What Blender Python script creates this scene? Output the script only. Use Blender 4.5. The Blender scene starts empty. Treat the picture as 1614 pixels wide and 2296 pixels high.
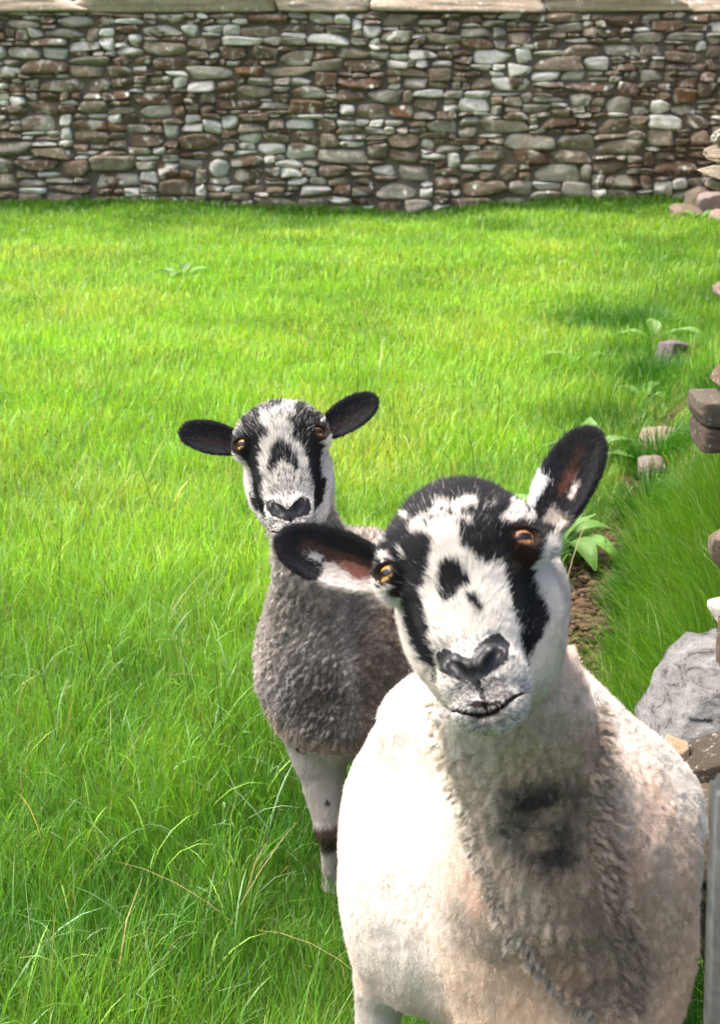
import bpy, bmesh, math, random, time
import numpy as np
from mathutils import Vector, Matrix
T0 = time.time()
WHICH = ('rear', 'front')
R = math.radians
SC = bpy.context.scene
COL = SC.collection

# ------------------------------------------------------------------ camera, sky, sun, exposure
CAM_H, PITCH, FPX = 1.6, 18.0, 1422.0
cam_d = bpy.data.cameras.new('camera'); cam = bpy.data.objects.new('camera', cam_d); COL.objects.link(cam)
cam.location = (0, 0, CAM_H); cam.rotation_euler = (R(90 - PITCH), 0, 0)
cam_d.sensor_fit = 'VERTICAL'; cam_d.sensor_height = 36; cam_d.lens = FPX / 1024 * 36
cam_d.clip_end = 500; cam_d.clip_start = 0.05
cam_d.dof.use_dof = True; cam_d.dof.focus_distance = 2.2; cam_d.dof.aperture_fstop = 11
SC.camera = cam
SC.render.resolution_x, SC.render.resolution_y = 719, 1024

SUN_EL, SUN_AZ = 64.0, -80.0       # azimuth measured from +Y (away from the camera) towards +X
w = bpy.data.worlds.new('World'); SC.world = w; w.use_nodes = True
nt = w.node_tree; bg = nt.nodes['Background']
sky = nt.nodes.new('ShaderNodeTexSky'); sky.sky_type = 'NISHITA'; sky.sun_disc = False
sky.sun_elevation = R(SUN_EL); sky.sun_rotation = R(SUN_AZ); sky.dust_density = 7.0; sky.air_density = 0.45; sky.ozone_density = 1.0
nt.links.new(sky.outputs[0], bg.inputs[0]); bg.inputs[1].default_value = 0.15
sun_d = bpy.data.lights.new('sun', 'SUN'); sun = bpy.data.objects.new('sun', sun_d); COL.objects.link(sun)
sun_d.energy = 1.15; sun_d.angle = R(34); sun_d.color = (1.0, 0.95, 0.87)
_d = Vector((math.sin(R(SUN_AZ)) * math.cos(R(SUN_EL)), math.cos(R(SUN_AZ)) * math.cos(R(SUN_EL)), math.sin(R(SUN_EL))))
sun.rotation_euler = _d.to_track_quat('Z', 'Y').to_euler()
SC.view_settings.view_transform = 'Standard'; SC.view_settings.look = 'None'
SC.view_settings.exposure = 1.88; SC.view_settings.gamma = 1
SC.cycles.use_denoising = True
SC.cycles.max_bounces = 6; SC.cycles.transparent_max_bounces = 6

# ------------------------------------------------------------------ small maths
def hash3(i, j, k, seed):
    h = (i.astype(np.int64) * 73856093) ^ (j.astype(np.int64) * 19349663) ^ (k.astype(np.int64) * 83492791) ^ (seed * 2654435761)
    h = (h ^ (h >> 13)) * 1274126177 & 0xffffffff
    h = (h ^ (h >> 16)) * 2246822519 & 0xffffffff
    return ((h ^ (h >> 15)) & 0xffffff) / float(0xffffff)

def vnoise(p, seed=0):
    """smooth value noise in [-1, 1] at points p (N,3)"""
    p = np.asarray(p, np.float64); f = np.floor(p); t = p - f; t = t * t * (3 - 2 * t); f = f.astype(np.int64)
    i, j, k = f[:, 0], f[:, 1], f[:, 2]; out = 0
    for a in (0, 1):
        wa = t[:, 0] if a else 1 - t[:, 0]
        for b in (0, 1):
            wb = t[:, 1] if b else 1 - t[:, 1]
            for c in (0, 1):
                wc = t[:, 2] if c else 1 - t[:, 2]
                out = out + wa * wb * wc * hash3(i + a, j + b, k + c, seed)
    return out * 2 - 1

def fnoise(p, seed=0, octv=3):
    s = 0; a = 1; n = 0
    for o in range(octv):
        s = s + a * vnoise(np.asarray(p) * 2 ** o, seed + o * 17); n += a; a *= 0.5
    return s / n

def sstep(a, b, x):
    t = np.clip((x - a) / (b - a), 0, 1); return t * t * (3 - 2 * t)

def tag(o, label=None, cat=None, group=None, kind=None):
    if label: o['label'] = label
    if cat: o['category'] = cat
    if group: o['group'] = group
    if kind: o['kind'] = kind
    return o

def mesh_obj(name, verts, faces, mat=None, parent=None, smooth=True, col=None, loc=None):
    """faces: (M,k) int array or list of such arrays"""
    me = bpy.data.meshes.new(name)
    verts = np.asarray(verts, np.float32)
    fl = faces if isinstance(faces, list) else [faces]
    fl = [np.asarray(f, np.int32) for f in fl if len(f)]
    me.vertices.add(len(verts)); me.vertices.foreach_set('co', verts.ravel())
    nl = sum(f.size for f in fl); npoly = sum(len(f) for f in fl)
    me.loops.add(nl); me.polygons.add(npoly)
    me.loops.foreach_set('vertex_index', np.concatenate([f.ravel() for f in fl]))
    tot = np.concatenate([np.full(len(f), f.shape[1], np.int32) for f in fl])
    st = np.concatenate([[0], np.cumsum(tot)[:-1]]).astype(np.int32)
    me.polygons.foreach_set('loop_start', st); me.polygons.foreach_set('loop_total', tot)
    me.polygons.foreach_set('use_smooth', np.full(npoly, smooth, bool))
    me.update(calc_edges=True)
    if col is not None:
        a = me.attributes.new('col', 'FLOAT_COLOR', 'POINT')
        c = np.ones((len(verts), 4), np.float32); c[:, :3] = col
        a.data.foreach_set('color', c.ravel())
    if mat: me.materials.append(mat)
    o = bpy.data.objects.new(name, me); COL.objects.link(o)
    if loc is not None: o.location = loc
    if parent: o.parent = parent
    return o

def empty(name, loc=(0, 0, 0), rz=0):
    o = bpy.data.objects.new(name, None); COL.objects.link(o); o.location = loc; o.rotation_euler = (0, 0, rz)
    o.empty_display_size = 0.1
    return o

# ------------------------------------------------------------------ materials
class NB:
    def __init__(s, name, rough=0.8, spec=0.3):
        s.m = bpy.data.materials.new(name); s.m.use_nodes = True; s.t = s.m.node_tree
        s.b = s.t.nodes['Principled BSDF']; s.b.inputs['Roughness'].default_value = rough
        s.b.inputs['Specular IOR Level'].default_value = spec
    def n(s, kind, **kw):
        x = s.t.nodes.new(kind)
        for k, v in kw.items():
            if k in x.inputs: x.inputs[k].default_value = v
            else: setattr(x, k, v)
        return x
    def l(s, a, b): s.t.links.new(a, b)
    def attr(s, name='col'): return s.n('ShaderNodeAttribute', attribute_name=name).outputs['Color']
    def noise(s, scale, detail=4, rough=0.55, out='Fac', vec=None, dist=0.0):
        x = s.n('ShaderNodeTexNoise', Scale=scale, Detail=detail, Roughness=rough, Distortion=dist)
        s.l(vec if vec is not None else s.co(), x.inputs['Vector']); return x.outputs[out]
    def co(s):
        if not hasattr(s, '_co'): s._co = s.n('ShaderNodeTexCoord').outputs['Object']
        return s._co
    def ramp(s, fac, stops):
        x = s.n('ShaderNodeValToRGB'); e = x.color_ramp.elements
        while len(e) < len(stops): e.new(0.5)
        for k, (p, c) in enumerate(stops):
            e[k].position = p; e[k].color = (*c, 1) if not isinstance(c, float) else (c, c, c, 1)
        s.l(fac, x.inputs[0]); return x.outputs[0]
    def mix(s, fac, a, b, mode='MIX'):
        x = s.n('ShaderNodeMix', data_type='RGBA', blend_type=mode)
        for v, i in ((fac, 0), (a, 6), (b, 7)):
            if isinstance(v, (int, float)): x.inputs[i].default_value = v
            elif isinstance(v, tuple): x.inputs[i].default_value = (*v, 1)
            else: s.l(v, x.inputs[i])
        return x.outputs[2]
    def math(s, op, a, b=0.0):
        x = s.n('ShaderNodeMath', operation=op)
        for v, i in ((a, 0), (b, 1)):
            if isinstance(v, (int, float)): x.inputs[i].default_value = v
            else: s.l(v, x.inputs[i])
        return x.outputs[0]
    def bump(s, h, strength=0.5, dist=0.01):
        x = s.n('ShaderNodeBump', Strength=strength, Distance=dist); s.l(h, x.inputs['Height'])
        s.l(x.outputs[0], s.b.inputs['Normal'])
    def color(s, c): s.l(c, s.b.inputs['Base Color'])

def mat_wallstone(name, lich=0.58, gloss=0.9, sc=1.0, dotp=0.13, mul=(1.75, 1.68, 1.56), crust=0.0):
    b = NB(name, gloss, 0.2)
    c = b.attr()
    g = b.noise(3.5 * sc, 6, 0.65)
    c = b.mix(b.ramp(g, [(0.3, 0.0), (0.7, 1.0)]), b.mix(0.45, c, (0.060, 0.042, 0.026)), c)
    # pale green-grey lichen, round white crusts, orange specks
    l1 = b.ramp(b.noise(11 * sc, 8, 0.75), [(lich - 0.03, 0.0), (lich + 0.05, 1.0)])
    c = b.mix(b.math('MULTIPLY', l1, 0.8), c, (0.42, 0.405, 0.36))
    l2 = b.ramp(b.noise(3.3 * sc, 5, 0.6, dist=0.6), [(lich + 0.10 + crust, 0.0), (lich + 0.125 + crust, 1.0)])
    c = b.mix(l2, c, (0.68, 0.69, 0.65))
    vo = b.n('ShaderNodeTexVoronoi', Scale=9.0 * sc); b.l(b.co(), vo.inputs['Vector'])
    rs = b.n('ShaderNodeSeparateColor'); b.l(vo.outputs['Color'], rs.inputs[0])
    dots = b.math('MULTIPLY', b.math('LESS_THAN', b.math('ADD', vo.outputs['Distance'], b.math('MULTIPLY', b.noise(30 * sc, 3), 0.25)), 0.36), b.math('LESS_THAN', rs.outputs[0], dotp))
    c = b.mix(dots, c, (0.55, 0.58, 0.54))
    l3 = b.ramp(b.noise(5 * sc, 4, 0.6, vec=None, dist=1.5), [(0.70, 0.0), (0.74, 1.0)])
    c = b.mix(b.math('MULTIPLY', l3, 0.75), c, (0.30, 0.12, 0.02))
    fine = b.noise(60 * sc, 5, 0.7)
    c = b.mix(0.5, c, b.mix(b.ramp(fine, [(0.3, 0.0), (0.7, 1.0)]), (0.25, 0.25, 0.25), (1.0, 1.0, 1.0)), 'MULTIPLY')
    c = b.mix(1.0, c, mul, 'MULTIPLY')
    b.color(c); b.bump(b.mix(0.5, fine, b.noise(18 * sc, 5, 0.65)), 1.0, (0.03 if sc < 3 else 0.012))
    return b.m

M_WALL = mat_wallstone('rubble stone with lichen', 0.56)
M_NEAR = mat_wallstone('dry stone near', 0.60, sc=6.0, dotp=0.0, mul=(1.40, 1.42, 1.42), crust=0.06)

def mat_simple(name, c, rough=0.8, spec=0.3, **kw):
    b = NB(name, rough, spec); b.b.inputs['Base Color'].default_value = (*c, 1)
    for k, v in kw.items(): b.b.inputs[k].default_value = v
    return b.m
M_GAP = mat_simple('earth and mortar core', (0.15, 0.125, 0.098), 0.95, 0.1)

def mat_ground():
    b = NB('soil under grass', 0.95, 0.1)
    n1 = b.noise(14, 6, 0.7); n2 = b.noise(90, 4, 0.6)
    c = b.ramp(n1, [(0.3, (0.055, 0.035, 0.02)), (0.5, (0.11, 0.075, 0.045)), (0.7, (0.19, 0.14, 0.09))])
    c = b.mix(b.attr(), c, b.mix(n1, (0.03, 0.06, 0.008), (0.07, 0.12, 0.015)))
    b.color(c); b.bump(b.mix(0.4, n1, n2), 1.0, 0.03); return b.m

def mat_grass():
    m = bpy.data.materials.new('grass blades'); m.use_nodes = True; t = m.node_tree
    pb = t.nodes['Principled BSDF']; out = t.nodes['Material Output']
    a = t.nodes.new('ShaderNodeAttribute'); a.attribute_name = 'col'
    tr = t.nodes.new('ShaderNodeBsdfTranslucent'); mx = t.nodes.new('ShaderNodeMixShader'); mx.inputs[0].default_value = 0.38
    hs = t.nodes.new('ShaderNodeMix'); hs.data_type = 'RGBA'; hs.blend_type = 'MULTIPLY'; hs.inputs[0].default_value = 1; hs.inputs[7].default_value = (1.35, 1.4, 0.6, 1)
    t.links.new(a.outputs['Color'], pb.inputs['Base Color']); t.links.new(a.outputs['Color'], hs.inputs[6]); t.links.new(hs.outputs[2], tr.inputs[0])
    pb.inputs['Roughness'].default_value = 0.42; pb.inputs['Specular IOR Level'].default_value = 0.38
    t.links.new(pb.outputs[0], mx.inputs[1]); t.links.new(tr.outputs[0], mx.inputs[2]); t.links.new(mx.outputs[0], out.inputs[0])
    return m

# ---- pixel helper: a point on the ray of photo pixel (x, y in the 1614-wide view) at world distance Y
cP, sP = math.cos(R(PITCH)), math.sin(R(PITCH))
def at(dx, dy, Yw):
    xr = (dx * 0.44548 - 359.5) / FPX; yr = (512 - dy * 0.44548) / FPX
    t = Yw / (cP + yr * sP)
    return np.array([xr * t, Yw, CAM_H + t * (-sP + yr * cP)])

# ------------------------------------------------------------------ stones
def cube_sphere(n):
    """vertices of a subdivided cube in [-1,1]^3, quads"""
    key = {}; V = []; F = []
    def vid(p):
        k = tuple(int(round(c * n)) for c in p)
        if k not in key: key[k] = len(V); V.append([2 * c / n - 1 for c in k])
        return key[k]
    for ax in range(3):
        for s in (0, 1):
            for i in range(n):
                for j in range(n):
                    q = []
                    for a, b in ((0, 0), (1, 0), (1, 1), (0, 1)):
                        p = [0, 0, 0]; p[ax] = s; p[(ax + 1) % 3] = (i + a) / n; p[(ax + 2) % 3] = (j + b) / n
                        q.append(vid(p))
                    F.append(q if s else q[::-1])
    return np.array(V, float), np.array(F, int)
CS = {n: cube_sphere(n) for n in (4, 6, 10, 20, 36)}

def stone_geo(dims, seed, k=4.5, amp=0.10, n=6, facet=0.0):
    """rounded irregular block, dims are full sizes"""
    V, F = CS[n]; rng = np.random.RandomState(seed % 100000)
    d = (np.abs(V) ** k).sum(1) ** (1.0 / k)
    P = V / d[:, None]
    if n in (6, 10) and 2 < k < 12: dd = (np.abs(V) ** 9).sum(1) ** (1 / 9.); P = np.stack([P[:, 0], (V / dd[:, None])[:, 1], P[:, 2]], 1) * np.array([1, 1, 1])
    # taper and shear so no two faces are parallel
    P = P.copy(); sk = rng.uniform(-0.14, 0.14, 6) * (0.45 if n == 36 else 1) * (0.25 if k > 11 else 1)
    P[:, 0] += sk[0] * P[:, 2] + sk[1] * P[:, 2] * P[:, 0]
    P[:, 2] += sk[2] * P[:, 0] * 0.8 + sk[3] * P[:, 0] * P[:, 2]
    P[:, 1] += sk[4] * P[:, 2] + sk[5] * P[:, 0]
    nrm = V / np.linalg.norm(V, axis=1)[:, None]
    P += nrm * (amp * fnoise(V * 1.1 + rng.uniform(0, 90, 3), seed % 997, 3))[:, None]
    if n >= 20: P += nrm * (amp * 0.25 * fnoise(V * 5 + rng.uniform(0, 90, 3), seed % 991, 3))[:, None]
    if facet:
        for q in range(9):
            dr = rng.normal(size=3); dr /= np.linalg.norm(dr); lim = rng.uniform(0.72, 0.95) * (1 + 0.12 * (k > 4))
            o = P @ dr - lim; P -= np.clip(o, 0, None)[:, None] * dr * facet
    return P * np.array(dims) / 2, F

def skyline(width, height, rng, big_bottom=True, wr=(0.16, 0.62), hr=(0.07, 0.24), thin=0.42):
    """random rubble packing: returns list of (x, z, w, h)"""
    st = 0.02; nx = int(width / st); top = np.zeros(nx); out = []
    while True:
        i = int(np.argmin(top)); z = top[i]
        if z > height - 0.03: break
        j = i
        while j < nx and abs(top[j] - z) < 0.012: j += 1
        run = (j - i) * st
        f = 1 - z / height
        h = rng.uniform(*hr) ** 1.0
        if rng.rand() < 0.45: h = rng.uniform(0.035, 0.075)
        if big_bottom: h *= 0.78 + 0.55 * f
        w_ = h * rng.uniform(1.0, 3.6) + 0.05; w_ = min(max(w_, wr[0] * 0.6), wr[1])
        if run - w_ < 0.11: w_ = run
        if w_ < 0.09 and run <= 0.1: h = min(h, 0.09)
        # meet a neighbour's height when close
        for nb in (top[i - 1] if i > 0 else None, top[j] if j < nx else None):
            if nb is not None and abs(nb - (z + h)) < 0.035 and nb > z + 0.03: h = nb - z
        h = min(h, height - z)
        k = min(nx, i + max(1, int(round(w_ / st))))
        out.append((i * st, z, (k - i) * st, h)); top[i:k] = z + h
    return out

STONE_COLS = np.array([[.190,.145,.105],[.150,.120,.090],[.215,.175,.125],[.125,.090,.062],[.23,.20,.15],[.19,.16,.125],[.165,.105,.070],[.25,.22,.165]])
def stone_color(rng, p_white=0.10, p_green=0.16):
    r = rng.rand()
    if r < p_white: return np.array([.58, .585, .54]) * rng.uniform(0.8, 1.1)
    if r < p_white + p_green: return np.array([.31, .30, .255]) * rng.uniform(0.75, 1.2)
    if r < p_white + p_green + 0.012: return np.array([.19, .11, .06])
    return STONE_COLS[rng.randint(len(STONE_COLS))] * rng.uniform(0.8, 1.2)

def wall_mesh(name, x0, x1, z0, h, thick, seed, mat, parent, wr, hr, n=6, gap=0.001, pw=0.1, proud=0.03, place=None):
    rng = np.random.RandomState(seed); VV = []; FF = []; CC = []; off = 0
    for (x, z, w_, hh) in skyline(x1 - x0, h, rng, wr=wr, hr=hr):
        white = rng.rand() < pw * (1 - .6 * float(sstep(1.2, 3.2, x + x0))) * (1.3 if w_ < 0.3 else 0.6)
        c = stone_color(rng, 0.0) if not white else np.array([.64, .65, .61]) * rng.uniform(.8, 1.1)
        k = rng.uniform(4, 11)
        V, F = stone_geo((w_ - gap + 0.004, thick, hh - gap + 0.004), rng.randint(1 << 30), k=k, amp=0.15, n=n, facet=0.7)
        V = V + np.array([x0 + x + w_ / 2, -rng.uniform(0, proud), z0 + z + hh / 2])
        cc = np.repeat(c[None], len(V), 0)
        cov = rng.rand(); base = STONE_COLS[rng.randint(len(STONE_COLS))] * rng.uniform(.75, 1.2)
        nn = fnoise(V * (7 if n > 6 else 16) + rng.uniform(0, 50, 3), 91, 3)
        if white: cc = np.where((nn > rng.uniform(-1.0, -.05))[:, None], c, base)          # white crust over part of the stone
        elif cov < .45: cc = np.where((nn > rng.uniform(-.1, .45))[:, None], np.array([.37, .36, .31]) * rng.uniform(.8, 1.25), cc)
        VV.append(V); FF.append(F + off); off += len(V); CC.append(cc)
    V = np.concatenate(VV)
    if place is not None: V = place(V)
    return mesh_obj(name, V, np.concatenate(FF), mat, parent, True, np.concatenate(CC))

def box_geo(x0, x1, y0, y1, z0, z1):
    V = np.array([[x, y, z] for x in (x0, x1) for y in (y0, y1) for z in (z0, z1)], float)
    F = np.array([[0, 1, 3, 2], [4, 6, 7, 5], [0, 4, 5, 1], [2, 3, 7, 6], [0, 2, 6, 4], [1, 5, 7, 3]])
    return V, F

# ---- the far boundary wall
FW_Y = 15.7
wall = empty('stone_wall', (0, FW_Y, 0))
tag(wall, 'tall weathered rubble stone wall with white lichen and a flat coping, closing the far side of the field', 'stone wall')
wall_mesh('stonework', -8.0, 9.0, -0.32, 2.29, 0.30, 5, M_WALL, wall, (0.12, 0.52), (0.06, 0.165), n=10, pw=0.25, proud=0.04)
V, F = box_geo(-8.0, 9.0, -0.105, 0.55, -0.2, 1.965); mesh_obj('wall_core', V, F, M_GAP, wall, False)
rng = np.random.RandomState(77); VV = []; FF = []; CC = []; off = 0; x = -8.0
while x < 9.0:
    L = rng.uniform(0.9, 2.2)
    V, F = stone_geo((L + 0.03, 0.74 + rng.uniform(-.03, .03), 0.17 + rng.uniform(-.01, .01)), rng.randint(1 << 30), k=11, amp=0.07, n=20)
    V[:, 2] *= 1.0
    V = V + np.array([x + L / 2, 0.18, 2.055]); c = np.array([.46, .38, .30]) * rng.uniform(0.92, 1.08)
    VV.append(V); FF.append(F + off); off += len(V); CC.append(np.repeat(c[None], len(V), 0)); x += L
M_COPE = mat_wallstone('coping stone', 0.53, sc=1.8)
mesh_obj('coping', np.concatenate(VV), np.concatenate(FF), M_COPE, wall, True, np.concatenate(CC))

# ---- ground
def seg_dist(x, y, pts):
    d = np.full(x.shape, 9.0)
    for (ax, ay), (bx, by) in zip(pts[:-1], pts[1:]):
        t = np.clip(((x - ax) * (bx - ax) + (y - ay) * (by - ay)) / ((bx - ax) ** 2 + (by - ay) ** 2), 0, 1)
        d = np.minimum(d, np.hypot(x - ax - t * (bx - ax), y - ay - t * (by - ay)))
    return d
SOIL = [(0.50, 3.25), (0.66, 3.9), (0.80, 4.4), (1.0, 4.95), (1.13, 5.5), (1.42, 6.2)]
def soil_mask(x, y):
    d = seg_dist(x, y, SOIL); wd = np.interp(y, [3.2, 3.9, 4.5, 5.2, 6.2], [0.10, 0.14, 0.09, 0.045, 0.035])
    return sstep(wd * 1.35, wd * 0.7, d + 0.05 * vnoise(np.stack([x * 9, y * 9, x * 0], 1), 8))
def gz(x, y):
    p = np.stack([x, y, x * 0], 1)
    z = 0.05 * vnoise(p / 1.9, 3) + 0.02 * vnoise(p / 0.6, 4)
    z *= sstep(0.5, 3.5, y) * 0.8 + 0.2
    bank = sstep(0.0, 0.42, x - (0.19 * y + 0.08)) * (1 - sstep(5.0, 9.0, y)) * sstep(2.0, 2.5, y)
    z += 0.26 * bank
    z += 0.06 * sstep(11, 15.5, y) * sstep(1.0, 4.0, x) - 0.09 * sstep(12.5, 15.5, y) * (1 - sstep(0, 4, np.abs(x - .4)))
    return z - 0.035 * soil_mask(x, y)
def axis(a, b, f0, f1, fine, coarse):
    v = [a]
    while v[-1] < b: v.append(v[-1] + (fine if f0 < v[-1] < f1 else coarse))
    return np.array(v)
gx = axis(-60, 60, -3, 4.5, 0.045, 2.0); gy = axis(-30, 60, 1.2, 16, 0.045, 2.0)
X, Y = np.meshgrid(gx, gy, indexing='ij'); xf, yf = X.ravel(), Y.ravel()
sm = soil_mask(xf, yf)
z = gz(xf, yf) + sm * 0.03 * fnoise(np.stack([xf * 22, yf * 22, xf * 0], 1), 31)
nX, nY = len(gx), len(gy); I = np.arange(nX * nY).reshape(nX, nY)
F = np.stack([I[:-1, :-1], I[1:, :-1], I[1:, 1:], I[:-1, 1:]], -1).reshape(-1, 4)
ground = mesh_obj('ground', np.stack([xf, yf, z], 1), F, mat_ground(), None, True, np.repeat((1 - sm)[:, None], 3, 1))
tag(ground, kind='structure')

# soil clods on the bare strip
rng = np.random.RandomState(9); VV = []; FF = []; off = 0; CC = []
n = 0
while n < 2300:
    k = rng.randint(len(SOIL) - 1); t = rng.rand(); a = np.array(SOIL[k]); b_ = np.array(SOIL[k + 1])
    q = a + (b_ - a) * t + rng.normal(0, 0.07, 2)
    if soil_mask(np.array([q[0]]), np.array([q[1]]))[0] < 0.4: continue
    s = rng.uniform(0.004, 0.015) * (1.0 if rng.rand() < 0.88 else 1.9)
    V, F = stone_geo((s * rng.uniform(.8, 2.2), s * rng.uniform(.8, 1.6), s), rng.randint(1 << 30), k=3.5, amp=0.5, n=4, facet=1.0)
    V = V + np.array([q[0], q[1], float(gz(q[:1], q[1:2])[0]) + s * 0.15])
    VV.append(V); FF.append(F + off); off += len(V); CC.append(np.tile(np.array([.085, .055, .036]) * rng.uniform(.3, 1.6), (len(V), 1))); n += 1
cl = NB('soil clods', 0.95, 0.1); cl.color(cl.attr()); cl.bump(cl.noise(150, 4), 0.8, 0.004)
tag(mesh_obj('soil_crumbs', np.concatenate(VV), np.concatenate(FF), cl.m, None, True, np.concatenate(CC)),
    'dark crumbly bare earth scattered along the worn strip', kind='stuff')

# ---- the ruined dry-stone wall on the right, its face just outside the frame
rw = empty('dry_stone_wall', (0.9, 3.0, 0))
tag(rw, 'tan dry stone wall at the right edge, thin slabs and a long block jutting from its face', 'stone wall')
ROFF = np.array([0.9, 3.0, 0])
def face_line(s, y0=2.75):   # s metres along the wall
    return 0.2404 * (y0 + s) + 0.165, y0 + s
def place_right(V):
    s = V[:, 0]; out = np.empty_like(V)
    dn = V[:, 1] + 0.16
    fx = 0.2404 * (2.75 + s) + 0.165
    out[:, 0] = fx + dn; out[:, 1] = 2.75 + s - dn * 0.24; out[:, 2] = V[:, 2] + gz(fx, 2.75 + s)
    return out - ROFF
wall_mesh('stonework', 0.0, 12.6, -0.25, 1.72, 0.32, 21, M_NEAR, rw, (0.14, 0.5), (0.06, 0.16), n=6, pw=0.05, proud=0.03, place=place_right)
V, F = box_geo(0.05, 12.4, 0.0, 0.45, -0.3, 1.40); mesh_obj('wall_core', place_right(V), F, M_GAP, rw, False)

def rock(name, center, dims, seed, color, rot=(0, 0, 0), k=4, amp=0.1, n=36, facet=0.9, mat=None, parent=None, off=None):
    V, F = stone_geo(dims, seed, k, amp, n, facet)
    M = np.array(Matrix.Rotation(rot[2], 3, 'Z') @ Matrix.Rotation(rot[1], 3, 'Y') @ Matrix.Rotation(rot[0], 3, 'X'))
    V = V @ M.T; c = np.asarray(center, float)
    if parent is None:
        return mesh_obj(name, V, F, mat or M_NEAR, None, True, np.tile(np.array(color), (len(V), 1)), loc=c)
    return mesh_obj(name, V, F, mat or M_NEAR, parent, True, np.tile(np.array(color), (len(V), 1)), loc=c - (off if off is not None else 0))

def jut(dx0, dx1, dy0, dy1, Yw, seed, color, k=8, amp=0.05, facet=0.9, extra=0.14, depth=0.16, rot=(0, 0, 0)):
    a = at(dx0, (dy0 + dy1) / 2, Yw); b = at(dx1, (dy0 + dy1) / 2, Yw); t = at(dx0, dy0, Yw)[2]; u = at(dx0, dy1, Yw)[2]
    wd = b[0] - a[0] + extra
    return rock('through_stone', (a[0] + wd / 2, Yw, (t + u) / 2), (wd, depth, t - u), seed, color, rot, k, amp * 1.9, 36, facet, M_NEAR, rw, ROFF)
TAN = (.28, .235, .17)
jut(1598, 1614, 274, 330, 3.12, 3, (.42, .40, .33), k=5, amp=.10)
jut(1580, 1614, 326, 360, 3.08, 4, (.24, .20, .14), k=6, rot=(0, -0.06, 0))
jut(1574, 1614, 364, 398, 3.04, 15, TAN, rot=(0, -0.05, 0.1))
jut(1596, 1614, 400, 428, 3.06, 6, (.36, .30, .22))
jut(1606, 1614, 636, 674, 3.2, 7, (.20, .15, .12))
jut(1602, 1614, 826, 882, 3.0, 8, (.15, .105, .07), k=4)
jut(1556, 1614, 886, 946, 2.96, 9, (.125, .105, .08), k=16, amp=.02, facet=.2)
jut(1559, 1614, 940, 997, 2.97, 10, (.075, .058, .045), k=16, amp=.02, facet=.2)
jut(1592, 1614, 1165, 1285, 2.85, 11, (.17, .135, .095), k=3)
jut(1598, 1614, 1352, 1400, 2.55, 12, (.42, .40, .34), k=5)
jut(1597, 1614, 1388, 1610, 2.45, 13, (.10, .07, .05), k=8, amp=.08)

# loose rocks of the tumbled wall end, each its own thing
def prock(name, label, dx0, dx1, dy0, dy1, Yw, seed, color, depth=0.2, **kw):
    a = at(dx0, dy0, Yw); b = at(dx1, dy1, Yw)
    o = rock(name, ((a[0] + b[0]) / 2, Yw, (a[2] + b[2]) / 2), (b[0] - a[0], depth, a[2] - b[2]), seed, color, **kw)
    tag(o, label, 'rock', kw.get('group') or 'loose rocks'); return o

def mat_grey_rock():
    b = NB('grey gritstone', 0.92, 0.15)
    n1 = b.noise(28, 8, 0.75, dist=0.4)
    mp = b.n('ShaderNodeMapping'); mp.inputs['Scale'].default_value = (1, 1, 3.2); mp.inputs['Rotation'].default_value = (0, 0.5, 0); b.l(b.co(), mp.inputs[0])
    st = b.noise(16, 7, 0.72, vec=mp.outputs[0], dist=0.8); fine = b.noise(260, 3, 0.6)
    c = b.ramp(st, [(0.36, (0.03, 0.03, 0.03)), (0.45, (0.13, 0.13, 0.125)), (0.6, (0.20, 0.198, 0.19)), (0.75, (0.30, 0.295, 0.28))])
    c = b.mix(0.35, c, b.ramp(n1, [(0.35, (0.3, 0.3, 0.3)), (0.65, (1.0, 1.0, 1.0))]), 'MULTIPLY')
    c = b.mix(0.5, c, b.ramp(fine, [(0.35, (0.45, 0.45, 0.45)), (0.6, (1.1, 1.1, 1.1))]), 'MULTIPLY')
    cr = b.n('ShaderNodeTexVoronoi', Scale=9.0, feature='DISTANCE_TO_EDGE'); mp2 = b.n('ShaderNodeMapping'); mp2.inputs['Scale'].default_value = (.5, 1, 2.2); mp2.inputs['Rotation'].default_value = (0, .45, 0); b.l(b.co(), mp2.inputs[0]); ad = b.mix(.12, mp2.outputs[0], b.noise(7, 5, .7, out='Color')); b.l(ad, cr.inputs['Vector'])
    ck = b.ramp(b.math('ADD', cr.outputs['Distance'], b.math('MULTIPLY', b.noise(5, 3), .10)), [(0.030, 0.55), (0.055, 1.0)]); c = b.mix(ck, (0.04, 0.039, 0.037), c)
    b.color(c); b.bump(b.mix(0.2, b.mix(0.4, st, fine), ck), 0.75, 0.010); return b.m
M_GREY = mat_grey_rock()
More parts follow.
